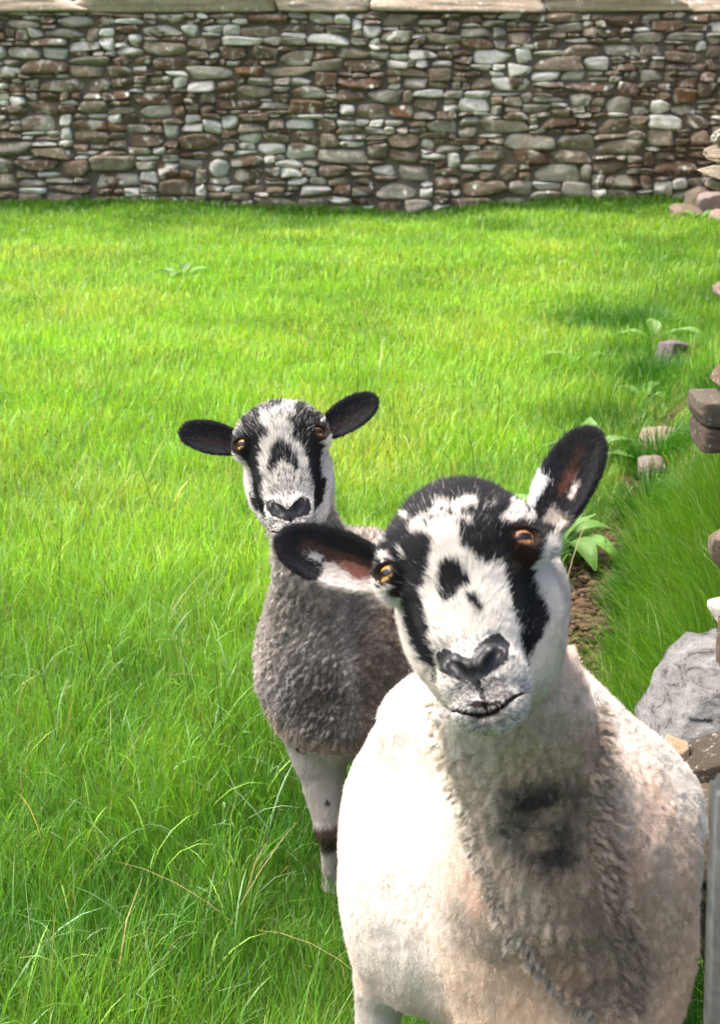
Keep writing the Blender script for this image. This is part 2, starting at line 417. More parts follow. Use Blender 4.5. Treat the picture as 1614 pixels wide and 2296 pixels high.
# large grey slab: an outline extruded to a real thickness, then roughened
def slab(name, outline, Yw, thick, mat, tilt=0.8, n=44):
    pts = np.array([at(px + 42, py + 40, Yw) for px, py in outline]); c = pts.mean(0)
    P = pts[:, [0, 2]] - c[[0, 2]]
    ang = np.linspace(0, 2 * math.pi, n * 3, endpoint=False)
    # resample outline by angle
    d = []
    for a in ang:
        u = np.array([math.cos(a), math.sin(a)]); best = 0
        for i in range(len(P)):
            p, q = P[i], P[(i + 1) % len(P)]; e = q - p; M = np.array([[u[0], -e[0]], [u[1], -e[1]]])
            if abs(np.linalg.det(M)) < 1e-12: continue
            s, t = np.linalg.solve(M, p)
            if s > 0 and -1e-6 <= t <= 1 + 1e-6: best = max(best, s)
        d.append(best)
    d = np.array(d); rings = 22; V = []; th = thick / 2
    prof = [(r, -th * math.cos(min(1, r) * 0.0)) for r in np.linspace(0.02, 0.94, rings)] + [(0.985, -th * 0.86), (1.0, -th * 0.5), (1.0, 0), (1.0, th * 0.5), (0.985, th * 0.86)] + [(r, th) for r in np.linspace(0.94, 0.02, 8)]
    for r, yy in prof:
        for a, dd in zip(ang, d): V.append((dd * r * math.cos(a), yy, dd * r * math.sin(a)))
    V = np.array(V); m = len(ang)
    V[:, 1] += 0.009 * fnoise(V * 7, 5, 5) + 0.005 * np.round(2.5 * fnoise(V * np.array([7, 7, 22]) + 7, 6, 3)) ; V[:, 0] += 0.006 * vnoise(V * 30, 4); V[:, 2] += 0.006 * vnoise(V * 30, 9)
    V[:, 1] += tilt * V[:, 2]; V[:, 2] *= 0.76
    F = [[k * m + i, k * m + (i + 1) % m, (k + 1) * m + (i + 1) % m, (k + 1) * m + i] for k in range(len(prof) - 1) for i in range(m)]
    caps = [list(range(m))[::-1], [(len(prof) - 1) * m + i for i in range(m)]]
    return mesh_obj(name, V, [np.array(F), np.array(caps)], mat, None, True, None, loc=c)
o = slab('boulder', [(1395, 1620), (1430, 1572), (1475, 1515), (1520, 1470), (1560, 1450), (1640, 1438), (1720, 1520), (1720, 1640), (1600, 1680), (1500, 1700), (1420, 1690)], 2.36, 0.26, M_GREY)
tag(o, 'large pale grey boulder with a sloping flat face behind the front sheep', 'rock', 'loose rocks')
prock('boulder', 'small cream orange stone wedged under the large grey boulder', 1490, 1538, 1655, 1760, 2.10, 31, (.42, .31, .20), 0.06, k=3.2, amp=.08)
prock('boulder', 'dark brown squarish block with pale top under the grey boulder', 1528, 1690, 1658, 1790, 2.08, 32, (.075, .062, .046), 0.12, k=14, amp=.05, rot=(0, -0.18, 0.1))
prock('boulder', 'big rounded brown boulder just behind the metal gate post', 1545, 1740, 1800, 2030, 1.92, 38, (.105, .082, .057), 0.20, k=3.6, amp=.24)
prock('boulder', 'dark boulder at the foot of the pile beside the sheep shoulder', 1560, 1740, 1900, 2150, 2.0, 34, (.06, .05, .04), 0.26, k=3.5, amp=.14)
prock('boulder', 'brown boulder low in the pile behind the gate', 1600, 1800, 1680, 1900, 2.2, 37, (.09, .065, .048), 0.2, k=4, amp=.1)
prock('stone', 'small purple grey upright stone standing alone in the grass', 1479, 1534, 766, 845, 7.1, 41, (.15, .12, .14), 0.12, k=16, amp=.03, facet=0.25, rot=(0, 0.12, 0.6))
prock('stone', 'pale pinkish flat stone at the far end of the bare earth strip', 1436, 1524, 962, 1022, 5.7, 42, (.30, .235, .18), 0.2, k=3.4, amp=.2)
prock('stone', 'pale flat stone beside the long jutting block', 1505, 1575, 955, 1008, 5.85, 43, (.28, .22, .17), 0.2, k=3.4, amp=.2)
prock('stone', 'grey brown stone half sunk by the bare earth strip', 1426, 1486, 1026, 1082, 5.25, 44, (.20, .165, .135), 0.14, k=3.4, amp=.2)
prock('boulder', 'rounded brown boulder in the grass at the foot of the far wall', 1498, 1570, 458, 515, 14.6, 45, (.17, .13, .095), 0.5, k=3)
prock('boulder', 'tan boulder leaning on the base of the far wall corner', 1538, 1594, 420, 480, 15.2, 46, (.17, .135, .10), 0.4, k=3)
prock('boulder', 'pinkish boulder in the far right wall corner', 1566, 1625, 432, 495, 14.8, 47, (.25, .20, .19), 0.4, k=4)
prock('boulder', 'brown boulder at the right edge before the far wall corner', 1588, 1640, 470, 530, 14.2, 48, (.24, .18, .14), 0.4, k=4)

# ---- galvanised gate in the near right corner
gate = empty('metal_gate', (0.31, 1.06, 0)); gate.rotation_euler = (0, R(-3.0), 0); tag(gate, 'weathered grey galvanised metal gate whose end post crosses the lower right edge', 'gate')
g = NB('galvanised steel', 0.5, 0.5); g.b.inputs['Metallic'].default_value = 0.3
g.color(g.mix(g.ramp(g.noise(40, 5, 0.7), [(0.35, 0.0), (0.7, 1.0)]), (0.025, 0.03, 0.027), (0.07, 0.075, 0.07))); g.bump(g.noise(80, 4), 0.3, 0.002)
def bar(name, x0, x1, y0, y1, z0, z1, bev=0.006):
    bm = bmesh.new(); bmesh.ops.create_cube(bm, size=1)
    for v in bm.verts: v.co = Vector(((x0 + x1) / 2 + v.co.x * (x1 - x0), (y0 + y1) / 2 + v.co.y * (y1 - y0), (z0 + z1) / 2 + v.co.z * (z1 - z0)))
    bmesh.ops.bevel(bm, geom=bm.edges[:], offset=bev, segments=3, affect='EDGES')
    me = bpy.data.meshes.new(name); bm.to_mesh(me); bm.free(); me.materials.append(g.m)
    for p in me.polygons: p.use_smooth = True
    ob = bpy.data.objects.new(name, me); COL.objects.link(ob); ob.parent = gate; return ob
gx0 = float(at(1600, 1757, 1.06)[0]) - 0.31 - float(at(1600, 1757, 1.06)[2]) * math.sin(R(-3.0)); gt = float(at(1591, 1757, 1.06)[2])
bar('end_post', gx0, gx0 + 0.045, -0.02, 0.02, 0.08, gt)
for zz in (gt - 0.10, 0.78, 0.62, 0.46, 0.30, 0.14):
    bar('rail', gx0 + 0.047, gx0 + 1.2, -0.014, 0.014, zz - 0.018, zz + 0.018)
# ------------------------------------------------------------------ grass
def blades(x, y, z, L, wd, head, lean, curl, col, seg=3):
    """returns verts, quads, tris, colours for curved tapering blades"""
    N = len(x); hx, hy = np.cos(head), np.sin(head); sx, sy = -hy, hx
    tw = np.random.RandomState(N).uniform(-0.9, 0.9, N); sx2 = sx * np.cos(tw) + hx * np.sin(tw); sy2 = sy * np.cos(tw) + hy * np.sin(tw)
    V = np.zeros((N, 2 * seg + 1, 3)); px = x.copy(); py = y.copy(); pz = z.copy() - 0.01; a = lean.copy()
    for s in range(seg + 1):
        f = s / seg
        if s < seg:
            ww = wd * (1 - 0.55 * f ** 1.5) * (0.75 if s == 0 else 1) / 2
            V[:, 2 * s] = np.stack([px - sx2 * ww, py - sy2 * ww, pz], 1); V[:, 2 * s + 1] = np.stack([px + sx2 * ww, py + sy2 * ww, pz], 1)
        else: V[:, 2 * seg] = np.stack([px, py, pz], 1)
        st = L / seg; px = px + hx * np.sin(a) * st; py = py + hy * np.sin(a) * st; pz = pz + np.cos(a) * st; a = a + curl / seg * (0.6 + 0.8 * f)
    b = (np.arange(N) * (2 * seg + 1))[:, None]
    Q = np.concatenate([b + np.array([[2 * s, 2 * s + 1, 2 * s + 3, 2 * s + 2]]) for s in range(seg - 1)])
    T = b + np.array([[2 * seg - 2, 2 * seg - 1, 2 * seg]])
    return V.reshape(-1, 3), Q, T, np.repeat(col, 2 * seg + 1, 0)

def build_grass():
    rng = np.random.RandomState(12)
    M = 1400000
    # density falls with distance; sampled in the wedge seen from near the gate
    u = rng.rand(M); d0, d1 = 1.55, 15.75
    ys = np.exp(rng.uniform(np.log(d0), np.log(d1), M)); hw = 0.30 * ys + 0.55
    xs = rng.uniform(-1, 1, M) * hw; xs = xs + 0.0
    rho = np.where(ys < 3.2, 15000, 15000 * (3.2 / ys) ** 1.28)          # blades per m2
    cur = M / (np.log(d1 / d0)) / ys / (2 * hw)
    keep = rng.rand(M) < rho / cur
    xs, ys = xs[keep], ys[keep]
    sm = soil_mask(xs, ys); keep = (rng.rand(len(xs)) > sm * np.where(ys > 4.6, .80, .965)) & (xs < 0.2404 * ys + 0.30); xs, ys = xs[keep], ys[keep]
    N = len(xs); d = ys; p = np.stack([xs, ys, xs * 0], 1)
    clump = fnoise(p * 5.0, 51, 3); big = fnoise(p * 0.8, 52, 3); mid = fnoise(p * 2.1, 53, 3)
    L = np.interp(d, [1.5, 3.0, 5.0, 9.0, 15.7], [.135, .105, .078, .068, .068]) * np.exp(rng.normal(0, .28, N)) * (1 + 0.55 * clump + 0.35 * mid)
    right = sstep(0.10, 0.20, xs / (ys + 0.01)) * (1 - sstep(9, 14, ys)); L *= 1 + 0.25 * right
    L *= 1 - 0.5 * sstep(0.25, 0.0, seg_dist(xs, ys, SOIL) - 0.05)
    far = sstep(3.5, 6.5, d); L = L * (1 - .0 * far); L = np.where(d > 5, L / (1 + .30 * clump + .25 * mid), L)
    tr = (xs > -.20) & (xs < .06) & (ys > 1.9) & (ys < 2.45); L = np.where(tr, np.minimum(L, np.where(ys > 2.22, .05, .085) + .03 * rng.rand(N)), L)
    L = np.clip(L, 0.03, 0.32)
    wd = np.interp(d, [1.5, 3, 6, 10, 15.7], [.0022, .0026, .0038, .0058, .0080]) * rng.uniform(0.55, 1.35, N)
    hfield = 9.0 * fnoise(p * 1.9 + 40, 54, 3); head = hfield + rng.normal(0, 1.6, N)
    lean = np.abs(rng.normal(0.18, 0.32, N)); curl = np.abs(rng.normal(0.75, 0.55, N))
    # colour: fresh yellow-green mid field, deeper blue-green close by, at the right and at the wall foot
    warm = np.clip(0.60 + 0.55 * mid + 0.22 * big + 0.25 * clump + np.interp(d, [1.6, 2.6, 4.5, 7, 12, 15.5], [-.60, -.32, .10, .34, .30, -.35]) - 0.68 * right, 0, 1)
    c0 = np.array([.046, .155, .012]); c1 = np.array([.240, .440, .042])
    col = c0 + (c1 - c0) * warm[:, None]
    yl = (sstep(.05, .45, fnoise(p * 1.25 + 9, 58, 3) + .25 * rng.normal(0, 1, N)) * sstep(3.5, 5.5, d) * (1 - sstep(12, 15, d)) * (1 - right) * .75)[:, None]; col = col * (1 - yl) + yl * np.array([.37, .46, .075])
    col = col * np.exp(rng.normal(0, 0.22, N))[:, None] * np.stack([np.exp(rng.normal(0, .14, N)), np.ones(N), np.exp(rng.normal(0, .3, N))], 1)
    pale = rng.rand(N) < 0.035; col[pale] = np.array([.22, .34, .16]) * rng.uniform(.7, 1.2, (pale.sum(), 1))
    dry = rng.rand(N) < np.where(seg_dist(xs, ys, SOIL) < 0.25, 0.08, 0.010); col[dry] = np.array([.42, .31, .15]) * rng.uniform(.6, 1.2, (dry.sum(), 1)); curl[dry] *= 1.6
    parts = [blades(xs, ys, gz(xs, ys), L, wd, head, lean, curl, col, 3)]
    # loose longer arching blades in the nearer field
    n = 3600; y = np.exp(rng.uniform(np.log(1.6), np.log(6.5), n)); x = rng.uniform(-1, 1, n) * (0.3 * y + 0.5); k = (soil_mask(x, y) < 0.2) & ~((x > -.22) & (x < .1) & (y > 1.85) & (y < 2.5)); x, y = x[k], y[k]; n = len(x)
    c = c0 + (c1 - c0) * rng.rand(n, 1) * 0.9; pl = rng.rand(n) < 0.3; c[pl] = np.array([.20, .36, .17]) * rng.uniform(.7, 1.2, (pl.sum(), 1))
    parts.append(blades(x, y, gz(x, y), rng.uniform(.12, .25, n) * np.interp(y, [1.6, 4, 6.5], [1, .8, .6]), rng.uniform(.003, .0055, n), rng.uniform(0, 6.28, n), rng.uniform(.1, .5, n), rng.uniform(.7, 2.3, n), c, 5))
    # long fine wispy grass sweeping down the bank beside the boulders
    n = 15000; y = rng.uniform(2.35, 4.4, n); x = 0.2404 * y + 0.17 - np.abs(rng.normal(0, .20, n)); k = (soil_mask(x, y) < 0.15) & (x > 0.17 * y); x, y = x[k], y[k]; n = len(x)
    c = (np.array([.060, .190, .014]) + (np.array([.15, .30, .02]) - np.array([.060, .190, .014])) * rng.rand(n, 1)) * rng.uniform(.6, 1.2, (n, 1)); pl = rng.rand(n) < .07; c[pl] = np.array([.30, .34, .16])
    parts.append(blades(x, y, gz(x, y), rng.uniform(.14, .36, n), rng.uniform(.0012, .0024, n), rng.normal(3.5, .8, n), np.abs(rng.normal(.25, .25, n)), rng.uniform(.2, 1.5, n), c, 5))
    # coarse dark tufts between the bare strip and the bank
    for cx, cy, nn, rr in ((.86, 3.95, 1500, .10), (.80, 3.55, 1300, .09), (.98, 4.35, 1300, .11), (1.05, 4.9, 900, .10), (1.2, 5.5, 900, .12), (.52, 4.3, 900, .09), (1.45, 6.9, 900, .14), (1.75, 8.6, 900, .2), (1.55, 5.9, 700, .1)):
        a = rng.uniform(0, 6.28, nn); r_ = rr * np.sqrt(rng.rand(nn)); x = cx + r_ * np.cos(a); y = cy + r_ * np.sin(a) * 1.3
        parts.append(blades(x, y, gz(x, y), rng.uniform(.10, .24, nn) * (1.1 - .5 * r_ / rr), rng.uniform(.0025, .0045, nn), a + rng.normal(0, .5, nn), r_ / rr * .6 + .05, rng.uniform(.2, 1.4, nn), np.array([.035, .125, .012]) * rng.uniform(.6, 1.7, (nn, 1)), 4))
    # taller tussocks against the far wall foot
    n = 9000; y = 15.52 - np.abs(rng.normal(0, .10, n)); x = rng.uniform(-5, 5.5, n); hh = 0.5 + 0.5 * fnoise(np.stack([x * 1.3, y, x * 0], 1), 71)
    parts.append(blades(x, y, gz(x, y), rng.uniform(.05, .17, n) * (0.35 + 0.9 * hh), rng.uniform(.006, .010, n), rng.uniform(0, 6.28, n), rng.uniform(.05, .35, n), rng.uniform(.2, 1.0, n), (np.array([.045, .13, .012]) + np.array([.06, .13, .0]) * rng.rand(n, 1)), 3))
    # straw stalks lying over and dark seed stems
    n = 90; y = np.exp(rng.uniform(np.log(1.9), np.log(8), n)); x = rng.uniform(-1, 1, n) * (0.27 * y + 0.3)
    parts.append(blades(x, y, gz(x, y), rng.uniform(.16, .34, n), np.full(n, .0018) * (0.5 + y / 4), rng.uniform(0, 6.28, n), rng.uniform(.3, .9, n), rng.uniform(.3, 1.3, n), np.array([.46, .34, .18]) * rng.uniform(.7, 1.2, (n, 1)), 5))
    n = 85; y = np.exp(rng.uniform(np.log(1.9), np.log(7), n)); x = rng.uniform(-1, 1, n) * (0.27 * y + 0.25); hd = rng.uniform(0, 6.28, n); ln = rng.uniform(.0, .3, n); Ls = rng.uniform(.22, .36, n); cu = rng.uniform(0, .5, n)
    cc = np.array([.055, .085, .03]) * rng.uniform(.6, 1.5, (n, 1)); a = gz(x, y)
    parts.append(blades(x, y, a, Ls, np.full(n, .0022) * (0.6 + y / 5), hd, ln, cu, cc, 5))
    for q in range(7):      # spikelets up the stem
        f = 0.62 + 0.055 * q; ang = ln + cu * f * 0.6
        rx = x + np.cos(hd) * np.sin(ln + cu * f * .4) * Ls * f; ry = y + np.sin(hd) * np.sin(ln + cu * f * .4) * Ls * f; rz = a + np.cos(ln + cu * f * .4) * Ls * f
        parts.append(blades(rx, ry, rz, np.full(n, .016), np.full(n, .0032), hd + (1.57 if q % 2 else -1.57), np.full(n, .5), np.zeros(n), cc * 1.3, 3))
    Vs, Qs, Ts, Cs = [], [], [], []; off = 0
    for V, Q, T, C in parts: Vs.append(V); Qs.append(Q + off); Ts.append(T + off); Cs.append(C); off += len(V)
    o = mesh_obj('grass', np.concatenate(Vs), [np.concatenate(Qs), np.concatenate(Ts)], mat_grass(), None, True, np.concatenate(Cs))
    tag(o, 'lush bright green pasture grass with long arching blades and a few dry stalks', kind='stuff')
    print('grass blades', off // 7, time.time() - T0)

# ------------------------------------------------------------------ broad-leaved docks
def mat_leaf():
    b = NB('dock leaf', 0.45, 0.4); c = b.attr(); n = b.noise(60, 4)
    b.color(b.mix(0.4, c, b.ramp(n, [(0.3, (0.5, 0.5, 0.5)), (0.7, (1.2, 1.2, 1.1))]), 'MULTIPLY')); b.bump(n, 0.4, 0.004)
    t = b.t; tr = t.nodes.new('ShaderNodeBsdfTranslucent'); mx = t.nodes.new('ShaderNodeMixShader'); mx.inputs[0].default_value = .3
    t.links.new(c, tr.inputs[0]); t.links.new(b.b.outputs[0], mx.inputs[1]); t.links.new(tr.outputs[0], mx.inputs[2]); t.links.new(mx.outputs[0], t.nodes['Material Output'].inputs[0])
    return b.m
def dock(pos, leaves, seed, label, group='broad leaved docks in the grass'):
    rng = np.random.RandomState(seed); VV, FF, CC = [], [], []; off = 0
    for (ang, L, wd, el, curl) in leaves:
        nu, nv = 14, 7; base = np.array([math.cos(ang), math.sin(ang), 0]); side = np.array([-base[1], base[0], 0]); q = np.zeros(3); a = el; V = []
        for i in range(nu + 1):
            f = i / nu; hw = wd / 2 * (math.sin(math.pi * min(1, max(0, (f - 0.16) / 0.86)) ** 0.75) if f > 0.16 else 0.0) + 0.0022
            up = -base * math.sin(a) + np.array([0, 0, 1]) * math.cos(a)
            for j in range(nv):
                s = (j / (nv - 1) - .5) * 2
                V.append(q + side * s * hw + up * (abs(s) * hw * 0.35 + 0.003 * math.sin(9 * f + 3 * s) * (f > .2)))
            q = q + (base * math.cos(a) + np.array([0, 0, 1]) * math.sin(a)) * L / nu; a -= curl / nu
        I = np.arange((nu + 1) * nv).reshape(nu + 1, nv)
        F = np.stack([I[:-1, :-1], I[1:, :-1], I[1:, 1:], I[:-1, 1:]], -1).reshape(-1, 4)
        V = np.array(V); VV.append(V); FF.append(F + off); off += len(V); CC.append(np.tile(np.array([.12, .25, .05]) * rng.uniform(.8, 1.4), (len(V), 1)))
    o = mesh_obj('dock_plant', np.concatenate(VV), np.concatenate(FF), M_LEAF, None, True, np.concatenate(CC), loc=pos)
    tag(o, label, 'plant', group)
M_LEAF = mat_leaf()
def gpos(dx, Yw):
    q = at(dx, 0, Yw); 
    # solve for the ground point with this photo column
    xr = (dx * 0.44548 - 359.5) / FPX; x = xr * (Yw * cP + CAM_H * sP); return (x, Yw, float(gz(np.array([x]), np.array([Yw]))[0]))
dock(gpos(1255, 4.45), [(0.35, .24, .075, .9, 1.6), (-.5, .25, .08, .75, 1.9), (-1.2, .26, .085, .8, 1.7), (1.3, .22, .07, 1.1, 1.2), (2.6, .20, .07, .9, 1.2), (-2.2, .17, .06, .7, 1.3), (0.0, .17, .05, 1.2, .8)], 1, 'broad leaved dock plant with large pale leaves right of the front sheep head')
dock(gpos(1318, 5.6), [(0.2, .22, .07, .9, 1.2), (2.9, .20, .07, .8, 1.2), (1.4, .22, .07, 1.1, .9), (-1.4, .16, .06, .8, 1.3), (-.4, .2, .06, .5, .8)], 2, 'broad leaved dock plant just above the tip of the front sheep ear')
dock(gpos(1470, 8.1), [(0.1, .24, .08, .6, .9), (2.9, .26, .09, .5, .9), (1.6, .22, .08, .9, .9), (-1.0, .2, .07, .6, 1.2)], 3, 'yellow green dock plant behind the small purple stone')
dock(gpos(1300, 7.6), [(0.1, .2, .08, .4, .7), (3.0, .24, .08, .4, .7), (4.3, .18, .07, .6, 1.0)], 4, 'pale flat dock leaves left of the small purple stone')
dock(gpos(1590, 7.7), [(0.1, .24, .08, .6, .9), (2.6, .24, .09, .6, .9), (4.0, .2, .08, .7, 1.0)], 5, 'green dock plant at the right edge near the wall')
dock(gpos(410, 10.6), [(0.3, .26, .10, .5, .8), (2.7, .28, .10, .4, .8), (4.4, .22, .08, .6, 1.0), (1.5, .2, .08, .8, .8)], 6, 'low dock plant in the distant grass left of centre')
dock(gpos(1215, 4.75), [(2.4, .2, .06, .9, 1.3), (-.9, .22, .07, .8, 1.5), (.8, .2, .06, 1.0, 1.1), (-2.4, .18, .06, .7, 1.2)], 8, 'smaller dock plant tucked behind the front sheep cheek')
dock(gpos(1440, 6.6), [(2.4, .16, .05, .7, 1.0), (-.9, .17, .05, .7, 1.2), (.8, .16, .05, .9, 1.0)], 9, 'young dock plant just above the pale pinkish flat stone')
dock(gpos(1565, 14.2), [(0.3, .26, .10, .7, .8), (2.7, .24, .10, .7, .8), (4.4, .22, .08, .8, 1.0)], 7, 'small leafy dock beside the boulders in the far wall corner')
build_grass()
# ------------------------------------------------------------------ sheep: one signed-distance sculpture each
def smin(a, b, k):
    h = np.clip(0.5 + 0.5 * (b - a) / k, 0, 1); return b + (a - b) * h - k * h * (1 - h)
def smax(a, b, k): return -smin(-a, -b, k)
def ell(p, c, r, rot=None):
    q = p - np.array(c, np.float32)
    if rot is not None: q = q @ rot
    r = np.array(r, np.float32); k0 = np.sqrt(((q / r) ** 2).sum(1)) + 1e-9; k1 = np.sqrt(((q / (r * r)) ** 2).sum(1)) + 1e-9
    return k0 * (k0 - 1) / k1
def cone(p, a, b, ra, rb):
    a = np.array(a, np.float32); b = np.array(b, np.float32); d = b - a
    h = np.clip(((p - a) @ d) / (d @ d), 0, 1); return np.sqrt((((p - a) - h[:, None] * d) ** 2).sum(1)) - (ra + (rb - ra) * h)

def zm(x): return -.1485 + 9.5 * x * x     # height of the closed mouth line
def head_sdf(p, H):
    """head in its own frame: x sideways, -y out of the face, z towards the poll; origin between the eyes"""
    m = p.copy(); m[:, 0] = np.abs(m[:, 0]); cr = H.get('crown', 0)
    d = ell(m, (0, .030, .010), (.067, .066, .058))                       # braincase
    d = smin(d, ell(m, (0, .048, .030), (.052, .050, .040)), .02)          # poll
    d = smin(d, ell(m, (.0495, .006, -.001), (.029, .028, .0255)), .014)       # orbit
    d = smin(d, ell(m, (.042, .010, .024), (.027, .030, .022)), .02)       # brow
    if H.get('nape'): d = smin(d, ell(m, (0, .098, -.010), (.080, .045, .062)), .02)
    if cr: d = smin(d, ell(m, (0, .034, .030 + cr), (.050, .046, .044)), .02)
    d = smin(d, cone(m, (0, .008, -.005), (0, -.001, -.100), .047, .0335), .020)   # nasal bones
    d = smin(d, cone(m, (.018, .002, -.03), (.0165, -.006, -.105), .031, .0215), .012)
    d = smin(d, ell(m, (.038, .064, -.050), (.034, .050, .066)), .016)     # masseter
    d = smin(d, cone(m, (.035, .078, -.06), (.015, .024, H.get('mz', -.135)), .030, .021), .014)     # mandible
    d = smin(d, cone(m, (0, .065, -.04), (0, .03, H.get('mz', -.135) + .005), .035, .024), .025)
    d = smin(d, ell(m, (0, .002, -.116), (.040, .036, .031)), .014)        # muzzle
    d = smin(d, ell(m, (.024, -.010, -.110), (.016, .021, .018)), .009)    # nostril wing
    d = smin(d, ell(m, (.0155, -.007, -.139), (.0225, .028, .0175)), .006)  # upper lip
    ch = H.get('chin', ((0, .007, -.152), (.027, .029, .0175))); d = smin(d, ell(m, *ch), .004)        # chin and lower lip
    d = smin(d, cone(m, (.006, -.0385, -.1085), (.0175, -.0385, -.1015), .0055, .0058), .005); d = smin(d, cone(m, (.0175, -.0385, -.1015), (.0300, -.0290, -.1030), .0058, .0050), .005)   # alar fold
    # nostrils: comma slits opening outwards, philtrum, mouth
    n = smin(cone(m, NO[0], NO[1], .0036, .0080), cone(m, NO[1], NO[2], .0080, .0056), .004)
    d = smax(d, -n, .003)
    mo = np.maximum(np.maximum(np.abs(m[:, 2] - zm(m[:, 0])) - .0014, m[:, 1] - .004), -(d + .0065)); d = smax(d, -mo, .002)
    ph = np.maximum(np.maximum(np.maximum(m[:, 0] - .0011, m[:, 1] + .015), np.abs(m[:, 2] + .135) - .013), -(d + .0045)); d = smax(d, -ph, .002)
    d = smax(d, -cone(m, (.0, -.0395, -.100), (.0, -.046, -.040), .001, .001), .004)
    # eye opening with lids
    g = np.array(EYE_G); E = np.array(EYE_C)
    lid = ell(m, tuple(E + g * .0010), (.0188, .0178, .0172)); d = smin(d, lid, .005)
    fr = eye_frame(); d = smax(d, -ell(m, tuple(E + g * .0165), (.0150, .0113, .0080), fr), .0025)
    d = smin(d, cone(m, (.0435, -.0245, .0085), (.0665, -.0120, .0100), .0050, .0045), .006)   # upper lid fold
    # tear groove running down from the inner corner
    d = smax(d, -cone(m, (.046, -.030, -.010), (.044, -.030, -.032), .0018, .001), .006)
    for e in H['ears']: d = smin(d, ear_sdf(p, e), .010)
    return d
NO = ((.0070, -.041, -.1215), (.0160, -.0400, -.1150), (.0240, -.0350, -.1010))
EYE_C = (.0562, -.0090, -0.004); EYE_G = (0.56, -0.82, 0.10)
def eye_frame():
    g = np.array(EYE_G) / np.linalg.norm(EYE_G); up = np.array([0, 0, 1.0]); s = np.cross(up, g); s /= np.linalg.norm(s); u = np.cross(g, s)
    return np.stack([g, s, u], 1).astype(np.float32)

def ear_axes(e):
    a = np.array(e['root'], float); b = np.array(e['tip'], float); L = np.linalg.norm(b - a); u = (b - a) / L
    n = np.array(e['n'], float); n -= u * (n @ u); n /= np.linalg.norm(n); w_ = np.cross(n, u); return a, u, n, w_, L
def ear_uvw(p, e):
    a, u, n, w_, L = ear_axes(e); q = p - a; return q @ u, q @ w_, q @ n, L
def ear_sdf(p, e):
    U, W, N, L = ear_uvw(p, e); f = np.clip(U / L, 0, 1)
    cup = (14 - 6 * f) * W * W + 0.012 * f * f - 0.004
    ax = .51 * L; uc = .52 * L; hwid = e['w'] * (0.90 + .16 * f)
    q2 = np.sqrt(((U - uc) / ax) ** 2 + (W / hwid) ** 2); d2 = (q2 - 1) * hwid
    dn = np.abs(N - cup) - .0012
    d = np.sqrt(np.maximum(d2, 0) ** 2 + np.maximum(dn, 0) ** 2) + np.minimum(np.maximum(d2, dn), 0) - .0028
    a = np.array(e['root'], float)
    st = np.sqrt((U + .004) ** 2 / .6 + W ** 2 * .8 + (N + .004) ** 2) - .017
    st = smax(st, -(np.sqrt((U - .016) ** 2 * .6 + W ** 2 * 1.1 + (N - .012) ** 2) - .011), .005)
    return smin(d * .8, st, .012)

class Sheep:
    def __init__(s, H, body): 
        s.H = H; s.body = body
        s.M = np.array(H['R']); s.o = np.array(H['o']); s.k = H.get('scale', 1.0)   # columns of M: head axes in world
        s.hc = s.o + s.M @ np.array([0, .03, -.04]) * s.k
    def loc(s, p):
        q = ((p - s.o) @ s.M / s.k).astype(np.float32); q[:, 2] = np.where(q[:, 2] < 0, q[:, 2] / s.H['st'], q[:, 2]); q[:, 0] /= s.mwf(q[:, 2]); return q
    def mwf(s, z): return 1 - (1 - s.H['mw']) * sstep(-.035, -.105, z)
    def world(s, q):
        q = np.array(q, float); q[..., 0] = q[..., 0] * s.mwf(q[..., 2]); q[..., 2] = np.where(q[..., 2] < 0, q[..., 2] * s.H['st'], q[..., 2]); return q @ s.M.T * s.k + s.o
    def sdf(s, p):
        p = np.asarray(p, np.float32); db = s.body(s, p); q = s.loc(p)
        near = ((q[:, 0] / .26) ** 2 + (q[:, 1] / .2) ** 2 + (q[:, 2] / .27) ** 2) < 1
        dh = np.sqrt((q ** 2).sum(1)) - .13
        if near.any(): dh[near] = head_sdf(q[near], s.H)
        dh = dh * s.k
        return smin(db, dh, s.H.get('blend', .03))

